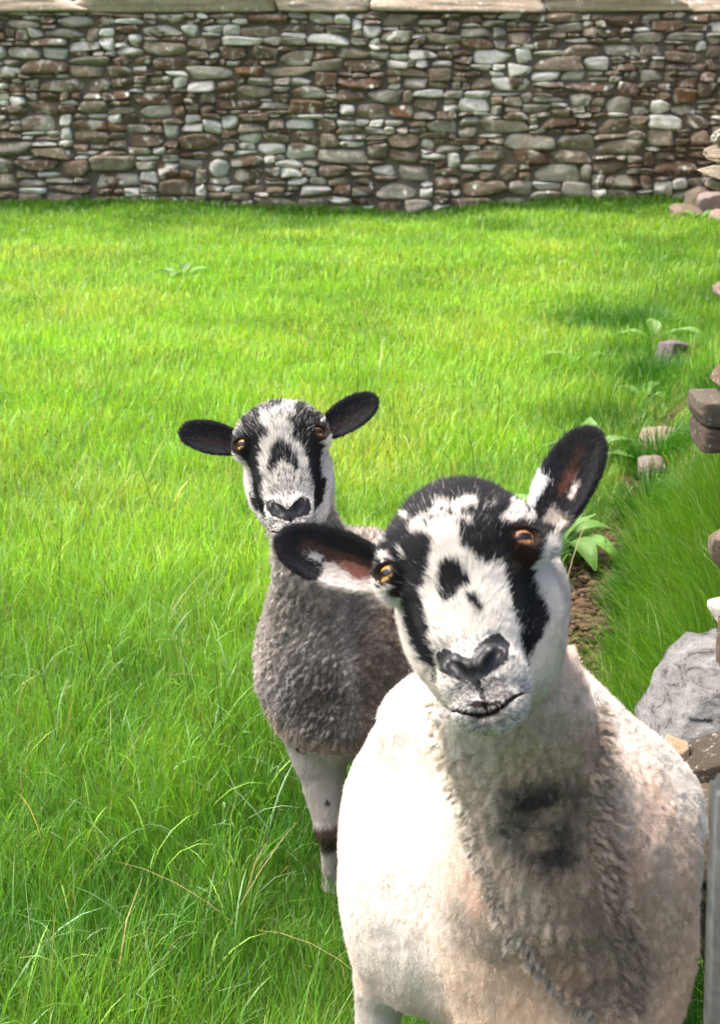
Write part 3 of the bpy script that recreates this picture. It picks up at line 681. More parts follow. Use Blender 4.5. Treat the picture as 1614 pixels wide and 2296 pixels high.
def mesh_sdf(fn, xs, ys, zs, B=6):
    nx, ny, nz = len(xs), len(ys), len(zs); D = np.full((nx, ny, nz), 1.0, np.float32)
    bi = [np.arange(0, n - 1, B) for n in (nx, ny, nz)]
    def cc(a, i): lo = a[i]; hi = a[np.minimum(i + B, len(a) - 1)]; return (lo + hi) / 2, (hi - lo) / 2
    (cx, hx), (cy, hy), (cz, hz) = cc(xs, bi[0]), cc(ys, bi[1]), cc(zs, bi[2])
    C = np.stack(np.meshgrid(cx, cy, cz, indexing='ij'), -1).reshape(-1, 3)
    Hd = np.sqrt((np.stack(np.meshgrid(hx, hy, hz, indexing='ij'), -1).reshape(-1, 3) ** 2).sum(1))
    dc = fn(C); act = np.abs(dc) < Hd * 1.5 + .012
    BI = np.stack(np.meshgrid(*bi, indexing='ij'), -1).reshape(-1, 3)
    sg = np.where(dc < 0, -1.0, 1.0)
    for (i, j, k), s_ in zip(BI[~act], sg[~act]):
        if s_ < 0: D[i:i + B, j:j + B, k:k + B] = -1
    need = np.zeros(D.shape, bool)
    for i, j, k in BI[act]: need[i:i + B + 1, j:j + B + 1, k:k + B + 1] = True
    idx = np.argwhere(need); P = np.stack([xs[idx[:, 0]], ys[idx[:, 1]], zs[idx[:, 2]]], 1)
    out = np.empty(len(P), np.float32); ch = 400000
    for a in range(0, len(P), ch): out[a:a + ch] = fn(P[a:a + ch])
    D[need] = out
    S = D < 0; c = [S[a:nx - 1 + a, b:ny - 1 + b, e:nz - 1 + e] for a in (0, 1) for b in (0, 1) for e in (0, 1)]
    cnt = sum(x.astype(np.int8) for x in c); A = (cnt > 0) & (cnt < 8); ci = np.argwhere(A); vid = np.full(A.shape, -1, np.int32); vid[A] = np.arange(len(ci))
    acc = np.zeros((len(ci), 3)); num = np.zeros(len(ci)); ax = [xs, ys, zs]
    for d in range(3):
        o1, o2 = [e for e in range(3) if e != d]
        for a in (0, 1):
            for b in (0, 1):
                i0 = ci.copy(); i0[:, o1] += a; i0[:, o2] += b; i1 = i0.copy(); i1[:, d] += 1
                v0 = D[tuple(i0.T)]; v1 = D[tuple(i1.T)]; cr = (v0 < 0) != (v1 < 0)
                t = np.where(cr, v0 / np.where(cr, v0 - v1, 1), 0)
                p0 = np.stack([ax[e][i0[:, e]] for e in range(3)], 1); p1 = np.stack([ax[e][i1[:, e]] for e in range(3)], 1)
                acc[cr] += (p0 + (p1 - p0) * t[:, None])[cr]; num[cr] += 1
    V = acc / num[:, None]
    F = []
    for d in range(3):
        o1, o2 = (d + 1) % 3, (d + 2) % 3
        a = [slice(None)] * 3; b = [slice(None)] * 3; a[d] = slice(0, -1); b[d] = slice(1, None)
        s0, s1 = S[tuple(a)], S[tuple(b)]; e = np.argwhere(s0 != s1)
        e = e[(e[:, o1] > 0) & (e[:, o2] > 0) & (e[:, o1] < D.shape[o1] - 1) & (e[:, o2] < D.shape[o2] - 1)]
        q = []
        for u, v in ((-1, -1), (0, -1), (0, 0), (-1, 0)):
            c_ = e.copy(); c_[:, o1] += u; c_[:, o2] += v; q.append(vid[tuple(c_.T)])
        q = np.stack(q, 1); fl = ~s0[tuple(e.T)]; q[fl] = q[fl][:, ::-1]; F.append(q)
    F = np.concatenate(F); F = F[(F >= 0).all(1)]
    V = V.astype(np.float64)
    for it in range(2):
        g, d0 = grad(fn, V, .0012); V -= np.clip(d0, -.003, .003)[:, None] * g
    return V, F
def grad(fn, P, e):
    d0 = fn(P); g = np.stack([fn(P + np.eye(3)[i] * e) - fn(P - np.eye(3)[i] * e) for i in range(3)], 1).astype(np.float64)
    return g / (np.linalg.norm(g, axis=1)[:, None] + 1e-9), d0

def inpoly(x, y, poly):
    ins = np.zeros(len(x), bool); n = len(poly)
    for i in range(n):
        x0, y0 = poly[i]; x1, y1 = poly[(i + 1) % n]
        if y0 == y1: continue
        c = ((y0 > y) != (y1 > y)) & (x < (x1 - x0) * (y - y0) / (y1 - y0) + x0); ins ^= c
    return ins

def rotm(axis_, deg): return np.array(Matrix.Rotation(R(deg), 3, axis_))
def head_pose(o, roll, pitch, yaw):
    """head axes when the face looks at the photographer, then rolled, yawed and pitched (nose towards us)"""
    o = np.array(o, float); v = np.array([0, 0, CAM_H]) - o; v /= np.linalg.norm(v)
    yb = -v; xr = np.cross(yb, [0, 0, 1]); xr /= np.linalg.norm(xr); zu = np.cross(xr, yb)
    B = np.stack([xr, yb, zu], 1)
    V = B @ rotm('Y', -roll)
    return V @ rotm('Z', yaw) @ rotm('X', pitch), V

BLACK = np.array([.013, .0135, .016]); WHITE = np.array([.73, .70, .64]); DBROWN = np.array([.030, .018, .013]); PINK = np.array([.30, .13, .09]); RUST = np.array([.060, .033, .025])

# hair curves on a skin mesh
def grow(parent, name, P, D, L, rad, col, mat, bend, K=4):
    """P roots, D start directions, L lengths, bend = vectors added over the length"""
    N = len(P); hc = bpy.data.hair_curves.new(name); hc.add_curves([K] * N)
    pts = np.zeros((N, K, 3), np.float32); f = np.linspace(0, 1, K)
    for i in range(K): pts[:, i] = P + D * (L * f[i])[:, None] + bend * (L * f[i] ** 2)[:, None]
    hc.attributes['position'].data.foreach_set('vector', pts.ravel())
    r = hc.attributes.get('radius') or hc.attributes.new('radius', 'FLOAT', 'POINT')
    rr = (rad[:, None] * np.array([1.0, .9, .65, .12])[None, :K]).astype(np.float32); r.data.foreach_set('value', rr.ravel())
    a = hc.attributes.new('col', 'FLOAT_COLOR', 'CURVE'); c = np.ones((N, 4), np.float32); c[:, :3] = col; a.data.foreach_set('color', c.ravel())
    hc.materials.append(mat); o = bpy.data.objects.new(name, hc); COL.objects.link(o); o.parent = parent
    return o

def mat_fur(name, rough=.6, spec=.25):
    b = NB(name, rough, spec); b.color(b.attr()); b.b.inputs['Sheen Weight'].default_value = 0.0; return b.m
M_FUR = mat_fur('fur hair'); M_SKIN = mat_fur('fur undercoat', .9, .1)
def mat_nose():
    b = NB('moist nose skin', .42, .4); b.color(b.attr()); vo = b.n('ShaderNodeTexVoronoi', Scale=420.0); b.l(b.co(), vo.inputs['Vector']); b.bump(vo.outputs['Distance'], .25, .0012); return b.m
M_NOSE = mat_nose()
def mat_eye():
    b = NB('eye', 0.10, 0.35); b.color(b.attr()); b.b.inputs['Coat Weight'].default_value = 0.12; b.b.inputs['Coat Roughness'].default_value = 0.02; return b.m
M_EYE = mat_eye()
M_LASH = mat_simple('lashes', (.01, .009, .009), .5)

def make_eye(S, side, parent, amber, k=1.0):
    g = np.array(EYE_G) / np.linalg.norm(EYE_G); E = np.array(EYE_C); fr = eye_frame().astype(float)
    nu, nv = 48, 40; V = []
    for i in range(nv + 1):
        th = math.pi * (i / nv) ** 1.25
        for j in range(nu):
            ph = 2 * math.pi * j / nu; V.append([math.cos(th), math.sin(th) * math.cos(ph), math.sin(th) * math.sin(ph)])
    V = np.array(V); s_, u_ = V[:, 1], V[:, 2]; r = np.hypot(s_, u_); front = V[:, 0] > 0
    col = np.tile(np.array([.30, .22, .16]), (len(V), 1))
    iris = front & (r < .80); nz = 0.75 + 0.5 * vnoise(np.stack([np.arctan2(u_, s_) * 6, r * 3, r * 0], 1), 5)
    col[iris] = (amber * nz[:, None])[iris]
    rim = front & (r > .68) & (r < .86); col[rim] = [.02, .012, .009]
    pup = front & (np.abs(s_) < .52) & (np.abs(u_) < .23 * np.sqrt(np.clip(1 - (s_ / .53) ** 4, 0, 1)) + .01); col[pup] = [.004, .004, .005]
    bulge = 1 + .05 * np.clip(1 - (r / .7) ** 2, 0, 1) * front
    P = (V * bulge[:, None] * .0153) @ fr.T + E
    if side < 0: P[:, 0] *= -1
    I = np.arange((nv + 1) * nu).reshape(nv + 1, nu); F = np.stack([I[:-1], np.roll(I[:-1], -1, 1), np.roll(I[1:], -1, 1), I[1:]], -1).reshape(-1, 4)
    if side < 0: F = F[:, ::-1]
    o = mesh_obj('eye', S.world(P), F, M_EYE, parent, True, col)
    # upper lashes
    n = 46; t = np.linspace(-1, 1, n); c0 = E + g * .0115; root = c0 + np.outer(t * .0118, fr[:, 1]) + np.outer(.0085 * np.sqrt(1 - (t * .85) ** 2) , fr[:, 2])
    dr = g * .8 + np.outer(t * .5, fr[:, 1]) + fr[:, 2] * .25 ; dr /= np.linalg.norm(dr, axis=1)[:, None]
    if side < 0: root = root * [-1, 1, 1]; dr = dr * [-1, 1, 1]
    grow(parent, 'eyelashes', S.world(root), dr @ S.M.T, np.full(n, .011), np.full(n, .0004), np.tile([.01, .01, .01], (n, 1)), M_FUR, np.tile([0, 0, -.35], (n, 1)))
    return o

def build_sheep(S, name, label, cat, fine, coat, hair, seed, zr, xr_, yr_, res=(.0024, .0045), floc=None):
    root = empty(name, floc); tag(root, label, cat, None)
    def ax(a, b, f0, f1):
        v = [a]
        while v[-1] < b: v.append(v[-1] + (res[0] if f0 - res[0] < v[-1] < f1 else res[1]))
        return np.array(v)
    q = np.array([[x, y, z_] for x in (-.185, .185) for y in (-.06, .12) for z_ in (-.185, .09)]); wq = S.world(q); lo, hi = wq.min(0), wq.max(0)
    V, F = mesh_sdf(S.sdf, ax(*xr_, lo[0], hi[0]), ax(*yr_, lo[1], hi[1]), ax(*zr, lo[2], hi[2]))
    N, _ = grad(S.sdf, V, .002)
    N = N.astype(float)
    rng = np.random.RandomState(seed)
    V2 = V + N * hair['disp'](S, V, N)[:, None] if 'disp' in hair else V
    C = coat(S, V, N, rng, True)
    inv = np.array(floc)
    body = mesh_obj('body', V2 - inv, F, M_SKIN, root, True, C)
    body.data.materials.append(M_NOSE); body.data.polygons.foreach_set('material_index', S.pad[F].all(1).astype(np.int32))
    print(name, 'mesh', len(V), time.time() - T0)
    kids = []
    for sd, am in ((-1, hair['amber'][0]), (1, hair['amber'][1])): make_eye(S, sd, root, np.array(am))
    # hair roots: area weighted random points on the skin
    a, b, c, d = V2[F[:, 0]], V2[F[:, 1]], V2[F[:, 2]], V2[F[:, 3]]
    area = 0.5 * np.linalg.norm(np.cross(c - a, d - b), axis=1); cen = (a + b + c + d) / 4; nn = N[F[:, 0]]
    toc = np.array([0, 0, CAM_H]) - cen; toc /= np.linalg.norm(toc, axis=1)[:, None]; vis = (nn * toc).sum(1)
    dens = hair['dens'](S, cen) * np.where(vis > -.35, 1.0, .22)
    lam = dens * area; n = rng.poisson(lam); fi = np.repeat(np.arange(len(F)), n); M = len(fi)
    u, v = rng.rand(M, 1), rng.rand(M, 1)
    P = (a[fi] * (1 - u) + b[fi] * u) * (1 - v) + (d[fi] * (1 - u) + c[fi] * u) * v
    Nn = N[F[fi]]; NN = (Nn[:, 0] * (1 - u) + Nn[:, 1] * u) * (1 - v) + (Nn[:, 3] * (1 - u) + Nn[:, 2] * u) * v
    NN /= np.linalg.norm(NN, axis=1)[:, None]
    L, rad, D, bend, keep = hair['shape'](S, P, NN, rng); S.mid = P + (D + .35 * bend) * (L * .6)[:, None]
    col = coat(S, P, NN, rng, False)
    k = keep; grow(root, hair.get('name', 'fur'), P[k], D[k], L[k], rad[k], col[k], M_FUR, bend[k])
    print(name, 'hairs', k.sum(), time.time() - T0)
    for ch in COL.objects:
        if ch.parent == root and ch.name.split('.')[0] != 'body': ch.location = tuple(-inv)
    return root

# which part of the animal a point belongs to
def ear_mask(S, q):
    m = np.zeros(len(q), int); UV = np.zeros((len(q), 3))
    for i, e in enumerate(S.H['ears']):
        U, W, Nn, L = ear_uvw(q, e); f = np.clip(U / L, 0, 1); cup = (14 - 6 * f) * W * W + .012 * f * f - .004
        k = (U > .012) & (U < L * 1.1) & (np.abs(W) < .036) & (np.abs(Nn - cup) < .011) & (np.abs(q[:, 0]) > .066)
        m[k] = i + 1; UV[k] = np.stack([U / L, W / e['w'], Nn - cup], 1)[k]
    return m, UV

def face_flow(S, q):
    fl = np.stack([np.sign(q[:, 0]) * np.clip(np.abs(q[:, 0]) / .05, 0, 1) * .7, np.full(len(q), .25), np.full(len(q), 1.0)], 1)
    low = sstep(-.10, -.14, q[:, 2])[:, None]; fl = fl * (1 - low) + low * np.stack([np.clip(q[:, 0] / .018, -1, 1) * .9, np.full(len(q), .5), np.full(len(q), -.15)], 1)
    return fl @ S.M.T

PAT = {}
def pattern_uv(S, P, key):
    """view-aligned head plane -> drawing units of the traced coat pattern"""
    p = PAT[key]; q = (P - S.o) @ S.H['V']; sc = p['s'] * (1 + 0.0 * q[:, 1]); f = 1 / (1 + q[:, 1] / p['dist'])
    c_, s_ = math.cos(R(p['roll'])), math.sin(R(p['roll'])); x = q[:, 0] * f; z = q[:, 2] * f
    return p['c'][0] + (x * c_ - z * s_) / sc, p['c'][1] - (x * s_ + z * c_) / sc

def paint_face(S, P, q, rng, key, skin):
    u, v = pattern_uv(S, P, key); p = PAT[key]; k = p['s']
    wa = 0.0022 / k; w1 = vnoise(q * 220, 3) * wa + vnoise(q * 90, 5) * wa * .9; w2 = vnoise(q * 220, 4) * wa + vnoise(q * 90, 6) * wa * .9
    if not skin: w2 = w2 + rng.uniform(-.0022, .0035, len(u)) / k; w1 = w1 + rng.normal(0, .0012, len(u)) / k
    v = v - p.get('top', 0) * sstep(500, 350, v)
    u2, v2 = u + w1, v + w2; white = np.zeros(len(u), bool)
    for op, poly in p['polys']:
        ins = inpoly(u2, v2, poly); white[ins] = (op == 'w') if op != 's' else ((rng.rand(ins.sum()) < .42) if not skin else False)
    col = np.where(white[:, None], WHITE, BLACK)
    if not skin:
        r = rng.rand(len(u)); sp = p['speck'](u, v); col = np.where(((r < sp) & white)[:, None], BLACK * 2.5, col)
        col = np.where(((rng.rand(len(u)) < p['fleck'](u, v)) & ~white)[:, None], WHITE * .7, col)
    # back of the head, throat and cheeks away from the viewer are white-grey
    return col, white, u, v

def face_extra(S, q, col, white, u, v, p, rng):
    """bare dark skin: nose pad, lips, eye rims"""
    m = q.copy(); m[:, 0] = np.abs(m[:, 0]); w = 0.0012 / p['s']
    pad = inpoly(u + vnoise(q * 200, 8) * w, v + vnoise(q * 200, 9) * w, p['pad']) & (q[:, 1] < .012)
    de = np.linalg.norm(m - (np.array(EYE_C) + np.array(EYE_G) * .010), axis=1)
    rim = de < .0142 + .0015 * vnoise(q * 200, 10)
    mouth = (np.abs(m[:, 2] - zm(m[:, 0])) < .0020 + .0008 * (m[:, 0] < .012)) & (m[:, 1] < .002) & (m[:, 0] < .035)
    phil = (m[:, 0] < .0017) & (m[:, 1] < -.015) & (m[:, 2] < -.120) & (m[:, 2] > -.149)
    n1 = fnoise(q * 130, 11, 3)
    lips = ((ell(m, (.010, -.030, -.137), (.0165, .014, .0125)) < .002) | (ell(m, (.004, -.030, -.152), (.013, .014, .0055)) < .001)) & (n1 > -.4)
    hole = (cone(m, NO[0], NO[1], .0036, .0076) < 0) | (cone(m, NO[1], NO[2], .0076, .0054) < 0)
    col[lips] = (np.array([.10, .094, .096]) + np.array([.05, .028, .022]) * np.clip(n1 * 1.5, 0, 1)[:, None])[lips]
    if 'mouth' in p: mouth = mouth | (inpoly(u, v, p['mouth']) & (q[:, 1] < .01))
    pg = (.021 + .012 * fnoise(q * 260, 13, 2))[:, None] * np.array([1, 1, 1.1]); col = np.where(pad[:, None], pg, col); col[phil] = [.02, .018, .02]; col[mouth] = [.022, .013, .012]; col[rim] = DBROWN * .8; col[hole & (q[:, 1] < .01)] = [.005, .004, .004]
    return col, pad | rim | mouth | phil | (hole & (q[:, 1] < .01)), lips

# ================================================================== the rear sheep
PAT['rear'] = dict(s=.000225, c=(832, 504), roll=0, dist=2.35,
  polys=[('w', [(860,178),(940,180),(965,225),(925,250),(950,325),(880,350),(925,430),(905,480),(940,505),(1000,590),(1030,680),(1050,780),(1068,860),(1062,960),(1060,1060),(1060,1600),(700,1600),(725,1180),(710,1040),(688,930),(684,800),(676,700),(662,640),(695,590),(692,505),(740,465),(748,430),(680,385),(668,330),(700,280),(760,280),(810,250)]),
         ('s', [(668,215),(735,200),(775,250),(750,272),(690,250)]), ('s', [(468,470),(490,410),(520,330),(600,288),(625,305),(560,345),(545,400),(512,440),(500,452)]),
         ('s', [(980,215),(1060,235),(1130,310),(1050,300)]), ('w', [(1120,385),(1138,330),(1165,300),(1195,370),(1150,372)]),
         ('k', [(820,495),(880,520),(935,585),(955,645),(965,740),(900,690),(855,645),(805,690),(748,765),(735,680),(760,590),(785,530)]),
         ('k', [(760,150),(800,225),(815,275),(848,215),(865,150)]), ('w', [(480,600),(530,615),(605,700),(622,800),(633,930),(590,885),(622,1000),(690,1045),(725,1130),(745,1200),(700,1500),(300,1500),(300,600)]),
         ('w', [(1110,512),(1145,565),(1122,650),(1132,760),(1158,830),(1150,925),(1110,985),(1080,1005),(1066,1100),(1050,1500),(1500,1500),(1500,560),(1210,500),(1185,475),(1150,520)])],
  pad=[(712,955),(755,935),(830,985),(870,1008),(920,960),(985,912),(1032,935),(1048,1010),(1024,1062),(940,1075),(880,1105),(820,1085),(748,1060),(716,1010)],
  speck=lambda u, v: np.clip(.06 + .34 * sstep(470, 330, v) + .24 * sstep(640, 760, v) * (1 - sstep(180, 280, np.abs(u - 860))) * (1 - .45 * sstep(860, 930, v)) + .30 * sstep(1060, 1120, v), 0, .6),
  fleck=lambda u, v: .03 + .06 * (v < 480) + .07 * ((v > 480) & (np.abs(u - 850) < 130)) - .04 * (np.abs(u - 850) > 200) * (v > 480))
o_r = np.array([-.130, 2.262, .9895])
Hm, Hv = head_pose(o_r, 8.3, -19, -4)
H_rear = dict(mw=.92, lipbare=.0, st=1.15, o=o_r, R=Hm, V=Hv @ rotm('Y', 8.3), scale=1.0, blend=.035,
    ears=[dict(root=(-.060, .034, .012), tip=(-.157, .030, .049), n=(.15, -1, -.25), w=.0222), dict(root=(.060, .034, .012), tip=(.157, .030, .051), n=(-.15, -1, -.25), w=.0222)])
def body_rear(S, p):
    h = S.world([0, .085, -.02])
    d = cone(p, h, (-.088, 2.44, .72), .050, .056)
    d = smin(d, cone(p, (-.088, 2.43, .74), (-.085, 2.49, .56), .056, .096), .05)
    d = smin(d, ell(p, (-.062, 2.49, .49), (.130, .15, .145)), .045)
    d = smin(d, ell(p, (-.048, 2.43, .410), (.085, .10, .085)), .05)
    d = smin(d, ell(p, (-.01, 2.78, .475), (.165, .33, .150)), .07)
    d = smin(d, ell(p, (-.142, 2.57, .470), (.056, .09, .125)), .022); d = smin(d, ell(p, (.045, 2.55, .475), (.075, .10, .130)), .04)
    L = [((-.120, 2.50, .43), (-.078, 2.43, .33), (-.058, 2.40, .185), (-.052, 2.43, .05), .060, .046, .0245, .017),
         ((.03, 2.50, .43), (.035, 2.45, .33), (.035, 2.42, .185), (.035, 2.44, .05), .058, .044, .0245, .017),
         ((-.10, 2.95, .42), (-.11, 2.93, .32), (-.11, 3.02, .20), (-.11, 2.98, .05), .07, .045, .024, .018),
         ((.08, 2.95, .42), (.08, 2.93, .32), (.08, 3.02, .20), (.08, 2.98, .05), .07, .045, .024, .018)]
    for a, b, c, e, r0, r1, r2, r3 in L:
        d = smin(d, cone(p, a, b, r0, r1), .03); d = smin(d, cone(p, b, c, r1, r2), .02); d = smin(d, ell(p, c, (.026, .027, .030)), .01); d = smin(d, cone(p, c, e, r3 * 1.05, r3), .012)
        d = smin(d, cone(p, e, (e[0], e[1] - .015, .012), .019, .024), .008)
    d = smin(d, cone(p, (-.02, 3.09, .53), (-.02, 3.12, .36), .02, .015), .02)
    return d
def regions(S, P):
    q = S.loc(P); near = (np.abs(q[:, 0]) < .2) & (q[:, 2] > -.21) & (q[:, 2] < .16) & (q[:, 1] < .16) & (q[:, 1] > -.09)
    return q, near
def skull_w(q):
    """1 on the face, 0 where the neck begins"""
    return 1 - sstep(.095, .125, q[:, 1] + .35 * np.clip(-q[:, 2] - .06, 0, 1) * 0)
def grey_wool(P, key=1):
    n1 = fnoise(P * 11, 21, 4); n2 = fnoise(P * 45, 22, 2); n3 = fnoise(P * 160, 23, 2)
    base = np.array([.265, .245, .215]) * np.exp(.75 * n1 + .45 * n2 + .35 * n3)[:, None]
    # browner on the image-right of the chest, light on the flank, tan at the brisket
    br = sstep(-.03, .03, P[:, 0] + .01 * n1)[:, None]; base = base * (1 - .7 * br) + .7 * br * np.array([.25, .19, .13]) * np.exp(.35 * n1 + .4 * n2)[:, None]
    dk = np.exp(-(((P[:, 0] + .055) / .10) ** 2 + ((P[:, 2] - .50) / .09) ** 2))[:, None]; base = base * (1 - .50 * dk * np.array([1.0, .98, .94]))
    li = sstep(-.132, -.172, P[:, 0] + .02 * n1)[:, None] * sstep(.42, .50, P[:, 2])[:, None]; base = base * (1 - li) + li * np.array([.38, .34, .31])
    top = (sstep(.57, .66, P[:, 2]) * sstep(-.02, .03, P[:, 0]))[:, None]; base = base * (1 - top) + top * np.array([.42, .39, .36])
    sk = np.exp(-((P[:, 0] + .13 - .45 * (P[:, 2] - .5)) / .028) ** 2)[:, None] * sstep(.62, .55, P[:, 2])[:, None] * sstep(.42, .47, P[:, 2])[:, None]; base = base * (1 - .35 * sk) + .35 * sk * .30
    bz = sstep(.415, .375, P[:, 2] + .018 * n1 - .10 * np.clip(-P[:, 0] - .1, 0, .1))[:, None]; base = base * (1 - bz) + bz * np.array([.34, .26, .18]) * np.exp(.25 * n2)[:, None]
    rx = -.030 + .10 * (.62 - P[:, 2]); ru = np.exp(-((P[:, 0] - rx) / .013) ** 2)[:, None] * (sstep(.45, .50, P[:, 2]) * sstep(.72, .68, P[:, 2]) * (P[:, 1] < 2.6))[:, None]; base = base * (1 - .5 * ru) + .5 * ru * np.array([.50, .46, .42]) * np.exp(.5 * n2)[:, None]
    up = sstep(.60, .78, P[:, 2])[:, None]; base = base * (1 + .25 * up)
    lf = sstep(-.005, .015, -P[:, 0] - .155 + .25 * np.clip(.66 - P[:, 2], 0, .2))[:, None]
    return base
def coat_rear(S, P, Nn, rng, skin):
    q, near = regions(S, P); n1 = fnoise(P * 30, 5, 2)
    col = grey_wool(P)
    leg = sstep(.395, .35, P[:, 2] + .01 * n1)[:, None]; lc = np.array([.50, .46, .42]) * np.exp(.12 * n1)[:, None]; lc = lc * (1 - .35 * sstep(-.06, -.01, P[:, 0])[:, None])
    col = col * (1 - leg) + lc * leg
    band = sstep(.018, .0, np.abs(P[:, 2] - .172 - .3 * (P[:, 0] + .05)) - .024 + .008 * n1)[:, None]; col = col * (1 - band) + band * np.array([.085, .06, .042])
    spot = np.linalg.norm((P - np.array([-.062, 2.37, .255])) * [1, .3, .8], axis=1) < .0055; col[spot] = .02
    arm = np.linalg.norm((P - np.array([-.112, 2.41, .365])) * [1, .2, 1.5], axis=1) < .012; col[arm] = .02
    col[P[:, 2] < .03] = [.05, .04, .035]
    f = near & (skull_w(q) > .0)
    if f.any():
        qf = q[f]; c, wh, u, v = paint_face(S, (P if skin else S.mid)[f], qf, rng, 'rear', skin)
        back = (qf[:, 1] > .055 + .01 * vnoise(qf * 60, 2)) ; c2 = np.array([.50, .47, .43]) * (1 + .25 * vnoise(qf * 100, 3))[:, None]
        c = np.where((back & (qf[:, 2] < .03))[:, None], c2, c)
        c, bare, lips = face_extra(S, qf, c, wh, u, v, PAT['rear'], rng)
        neckw = skull_w(qf)[:, None]; c = np.where((lips & ~bare & (rng.rand(len(qf)) < .6))[:, None], WHITE * .8, c); S.pad = np.zeros(len(P), bool); S.pad[np.where(f)[0][bare & (qf[:, 2] < -.09)]] = True; cc = col[f] * (1 - neckw) + c * neckw
        em, UV = ear_mask(S, qf); e = em > 0
        ec = np.tile(BLACK * .9, (len(qf), 1)); inner = (UV[:, 2] > 0) & (np.abs(UV[:, 1] - .15 * np.where(em == 1, 1, -1)) < .20 + .1 * vnoise(qf * 90, 6)) & (UV[:, 0] > .22) & (UV[:, 0] < .80)
        ec[inner & (rng.rand(len(qf)) < .6)] = RUST * .55
        if not skin: fl = rng.rand(len(qf)) < .03; ec[fl] = .12
        cc[e] = ec[e]; col[f] = cc
    return np.clip(col, .004, .85)
def curls(P, s=70.0, seed=3):
    """lumpy staple pattern: 0 in the grooves, 1 on the lock tops"""
    Pp = P * s + 0.35 * np.stack([vnoise(P * s * .7, seed), vnoise(P * s * .7, seed + 1), vnoise(P * s * .7, seed + 2)], 1); f = np.floor(Pp).astype(np.int64); best = np.full(len(P), 9.0); sec = best.copy()
    for a in (-1, 0, 1):
        for b in (-1, 0, 1):
            for c in (-1, 0, 1):
                g = f + [a, b, c]; o = np.stack([hash3(g[:, 0], g[:, 1], g[:, 2], seed + k) for k in (11, 12, 13)], 1)
                d = np.linalg.norm(g + o - Pp, axis=1); sec = np.minimum(sec, np.maximum(d, best)); best = np.minimum(best, d)
    return np.clip(sec - best, 0, .7) / .7
def wool_w_rear(S, P):
    q = S.loc(P); a = sstep(.34, .40, P[:, 2]); hd = np.where((np.abs(q[:, 0]) < .2) & (q[:, 1] < .13) & (q[:, 2] > -.20), sstep(.085, .125, q[:, 1]), 1.0); return a * hd
def disp_rear(S, V, N):
    w_ = wool_w_rear(S, V); return w_ * (.0130 * curls(V, 84.0) + .008 * fnoise(V * 16, 61, 2) - .004)
def common_shape(S, P, Nn, rng, woolw, wool_len, wool_rad, hair_rad, bodyflow, face_len=.0085):
    n = len(P); q, near = regions(S, P); toN = near & (q[:, 1] < .10) & (woolw < .5)
    jit = rng.normal(0, 1, (n, 3)); cl = np.stack([vnoise(P * 150, s) for s in (31, 32, 33)], 1); cl2 = np.stack([vnoise(P * 60, s) for s in (34, 35, 36)], 1)
    def tang(v): v = v - Nn * (v * Nn).sum(1)[:, None]; return v / (np.linalg.norm(v, axis=1)[:, None] + 1e-6)
    L = wool_len * np.exp(rng.normal(0, .25, n)); rad = np.full(n, wool_rad)
    D = Nn + .75 * cl + .40 * jit; bend = .6 * cl2 + .5 * jit[:, ::-1]
    sh = woolw < .5
    fl = np.tile(np.array(bodyflow, float), (n, 1)); fl[toN] = face_flow(S, q[toN])
    T = tang(fl) ; Ds = Nn * .38 + T * .9 + .22 * cl2 + .14 * cl + .10 * jit; Ls = np.full(n, face_len) * np.exp(rng.normal(0, .22, n))
    fore = toN & (q[:, 2] > -.04) & (np.abs(q[:, 0]) < .05); Ls[fore] *= 1.35; poll = toN & (q[:, 2] > .045); Ls[poll] *= 1.25
    muz = toN & (q[:, 2] < -.085); Ls[muz] *= .55
    em, UV = ear_mask(S, q); e = (em > 0) & near; Ls[e] *= .60
    D[sh] = Ds[sh]; L = np.where(sh, Ls, L); bend = np.where(sh[:, None], -.15 * Nn + .25 * T + .1 * jit, bend); rad = np.where(sh, hair_rad, rad)
    rad = np.where(e, hair_rad * .8, rad)
    for i, ee in enumerate(S.H['ears']):
        k = e & (em == i + 1); a, u_, nv, w_, LL = ear_axes(ee); uw = u_ @ S.M.T; ww = w_ @ S.M.T
        tt = tang(np.tile(uw, (k.sum(), 1)) + np.outer(UV[k, 1], ww) * 1.0) if False else (np.tile(uw, (k.sum(), 1)) + np.outer(UV[k, 1], ww))
        D[k] = Nn[k] * .22 + tt * .9 + .14 * jit[k]
        inn = np.where(k)[0][(UV[k, 2] > 0) & (np.abs(UV[k, 1]) < .6)]; L[inn] *= .8
    D /= np.linalg.norm(D, axis=1)[:, None]
    keep = np.ones(n, bool)
    m = q.copy(); m[:, 0] = np.abs(m[:, 0])
    bare = near & ((np.linalg.norm(m - (np.array(EYE_C) + np.array(EYE_G) * .012), axis=1) < .0122)
        | ((np.abs(m[:, 2] - zm(m[:, 0])) < .0021) & (m[:, 1] < .002) & (m[:, 0] < .033)) | ((m[:, 0] < .0013) & (m[:, 1] < -.015) & (m[:, 2] < -.120) & (m[:, 2] > -.149)) | (cone(m, NO[0], NO[1], .0042, .0088) < 0) | (cone(m, NO[1], NO[2], .0088, .0062) < 0))
    keep &= ~bare
    kk = S.H['patkey']; u, v = pattern_uv(S, P, kk); pad = near & inpoly(u, v, PAT[kk]['pad']) & (q[:, 1] < .012); keep &= ~(pad & (rng.rand(n) < .96)); L[pad] *= .3
    lips = near & (ell(m, (.010, -.030, -.137), (.0175, .014, .0125)) < .002); keep &= ~(lips & (rng.rand(n) < S.H['lipbare'])); L[lips] *= .6
    return L, rad, D, bend, keep
H_rear['patkey'] = 'rear'
def shape_rear(S, P, Nn, rng):
    return common_shape(S, P, Nn, rng, wool_w_rear(S, P), .0038, .00030, .00030, (0, .35, -1), .0078)
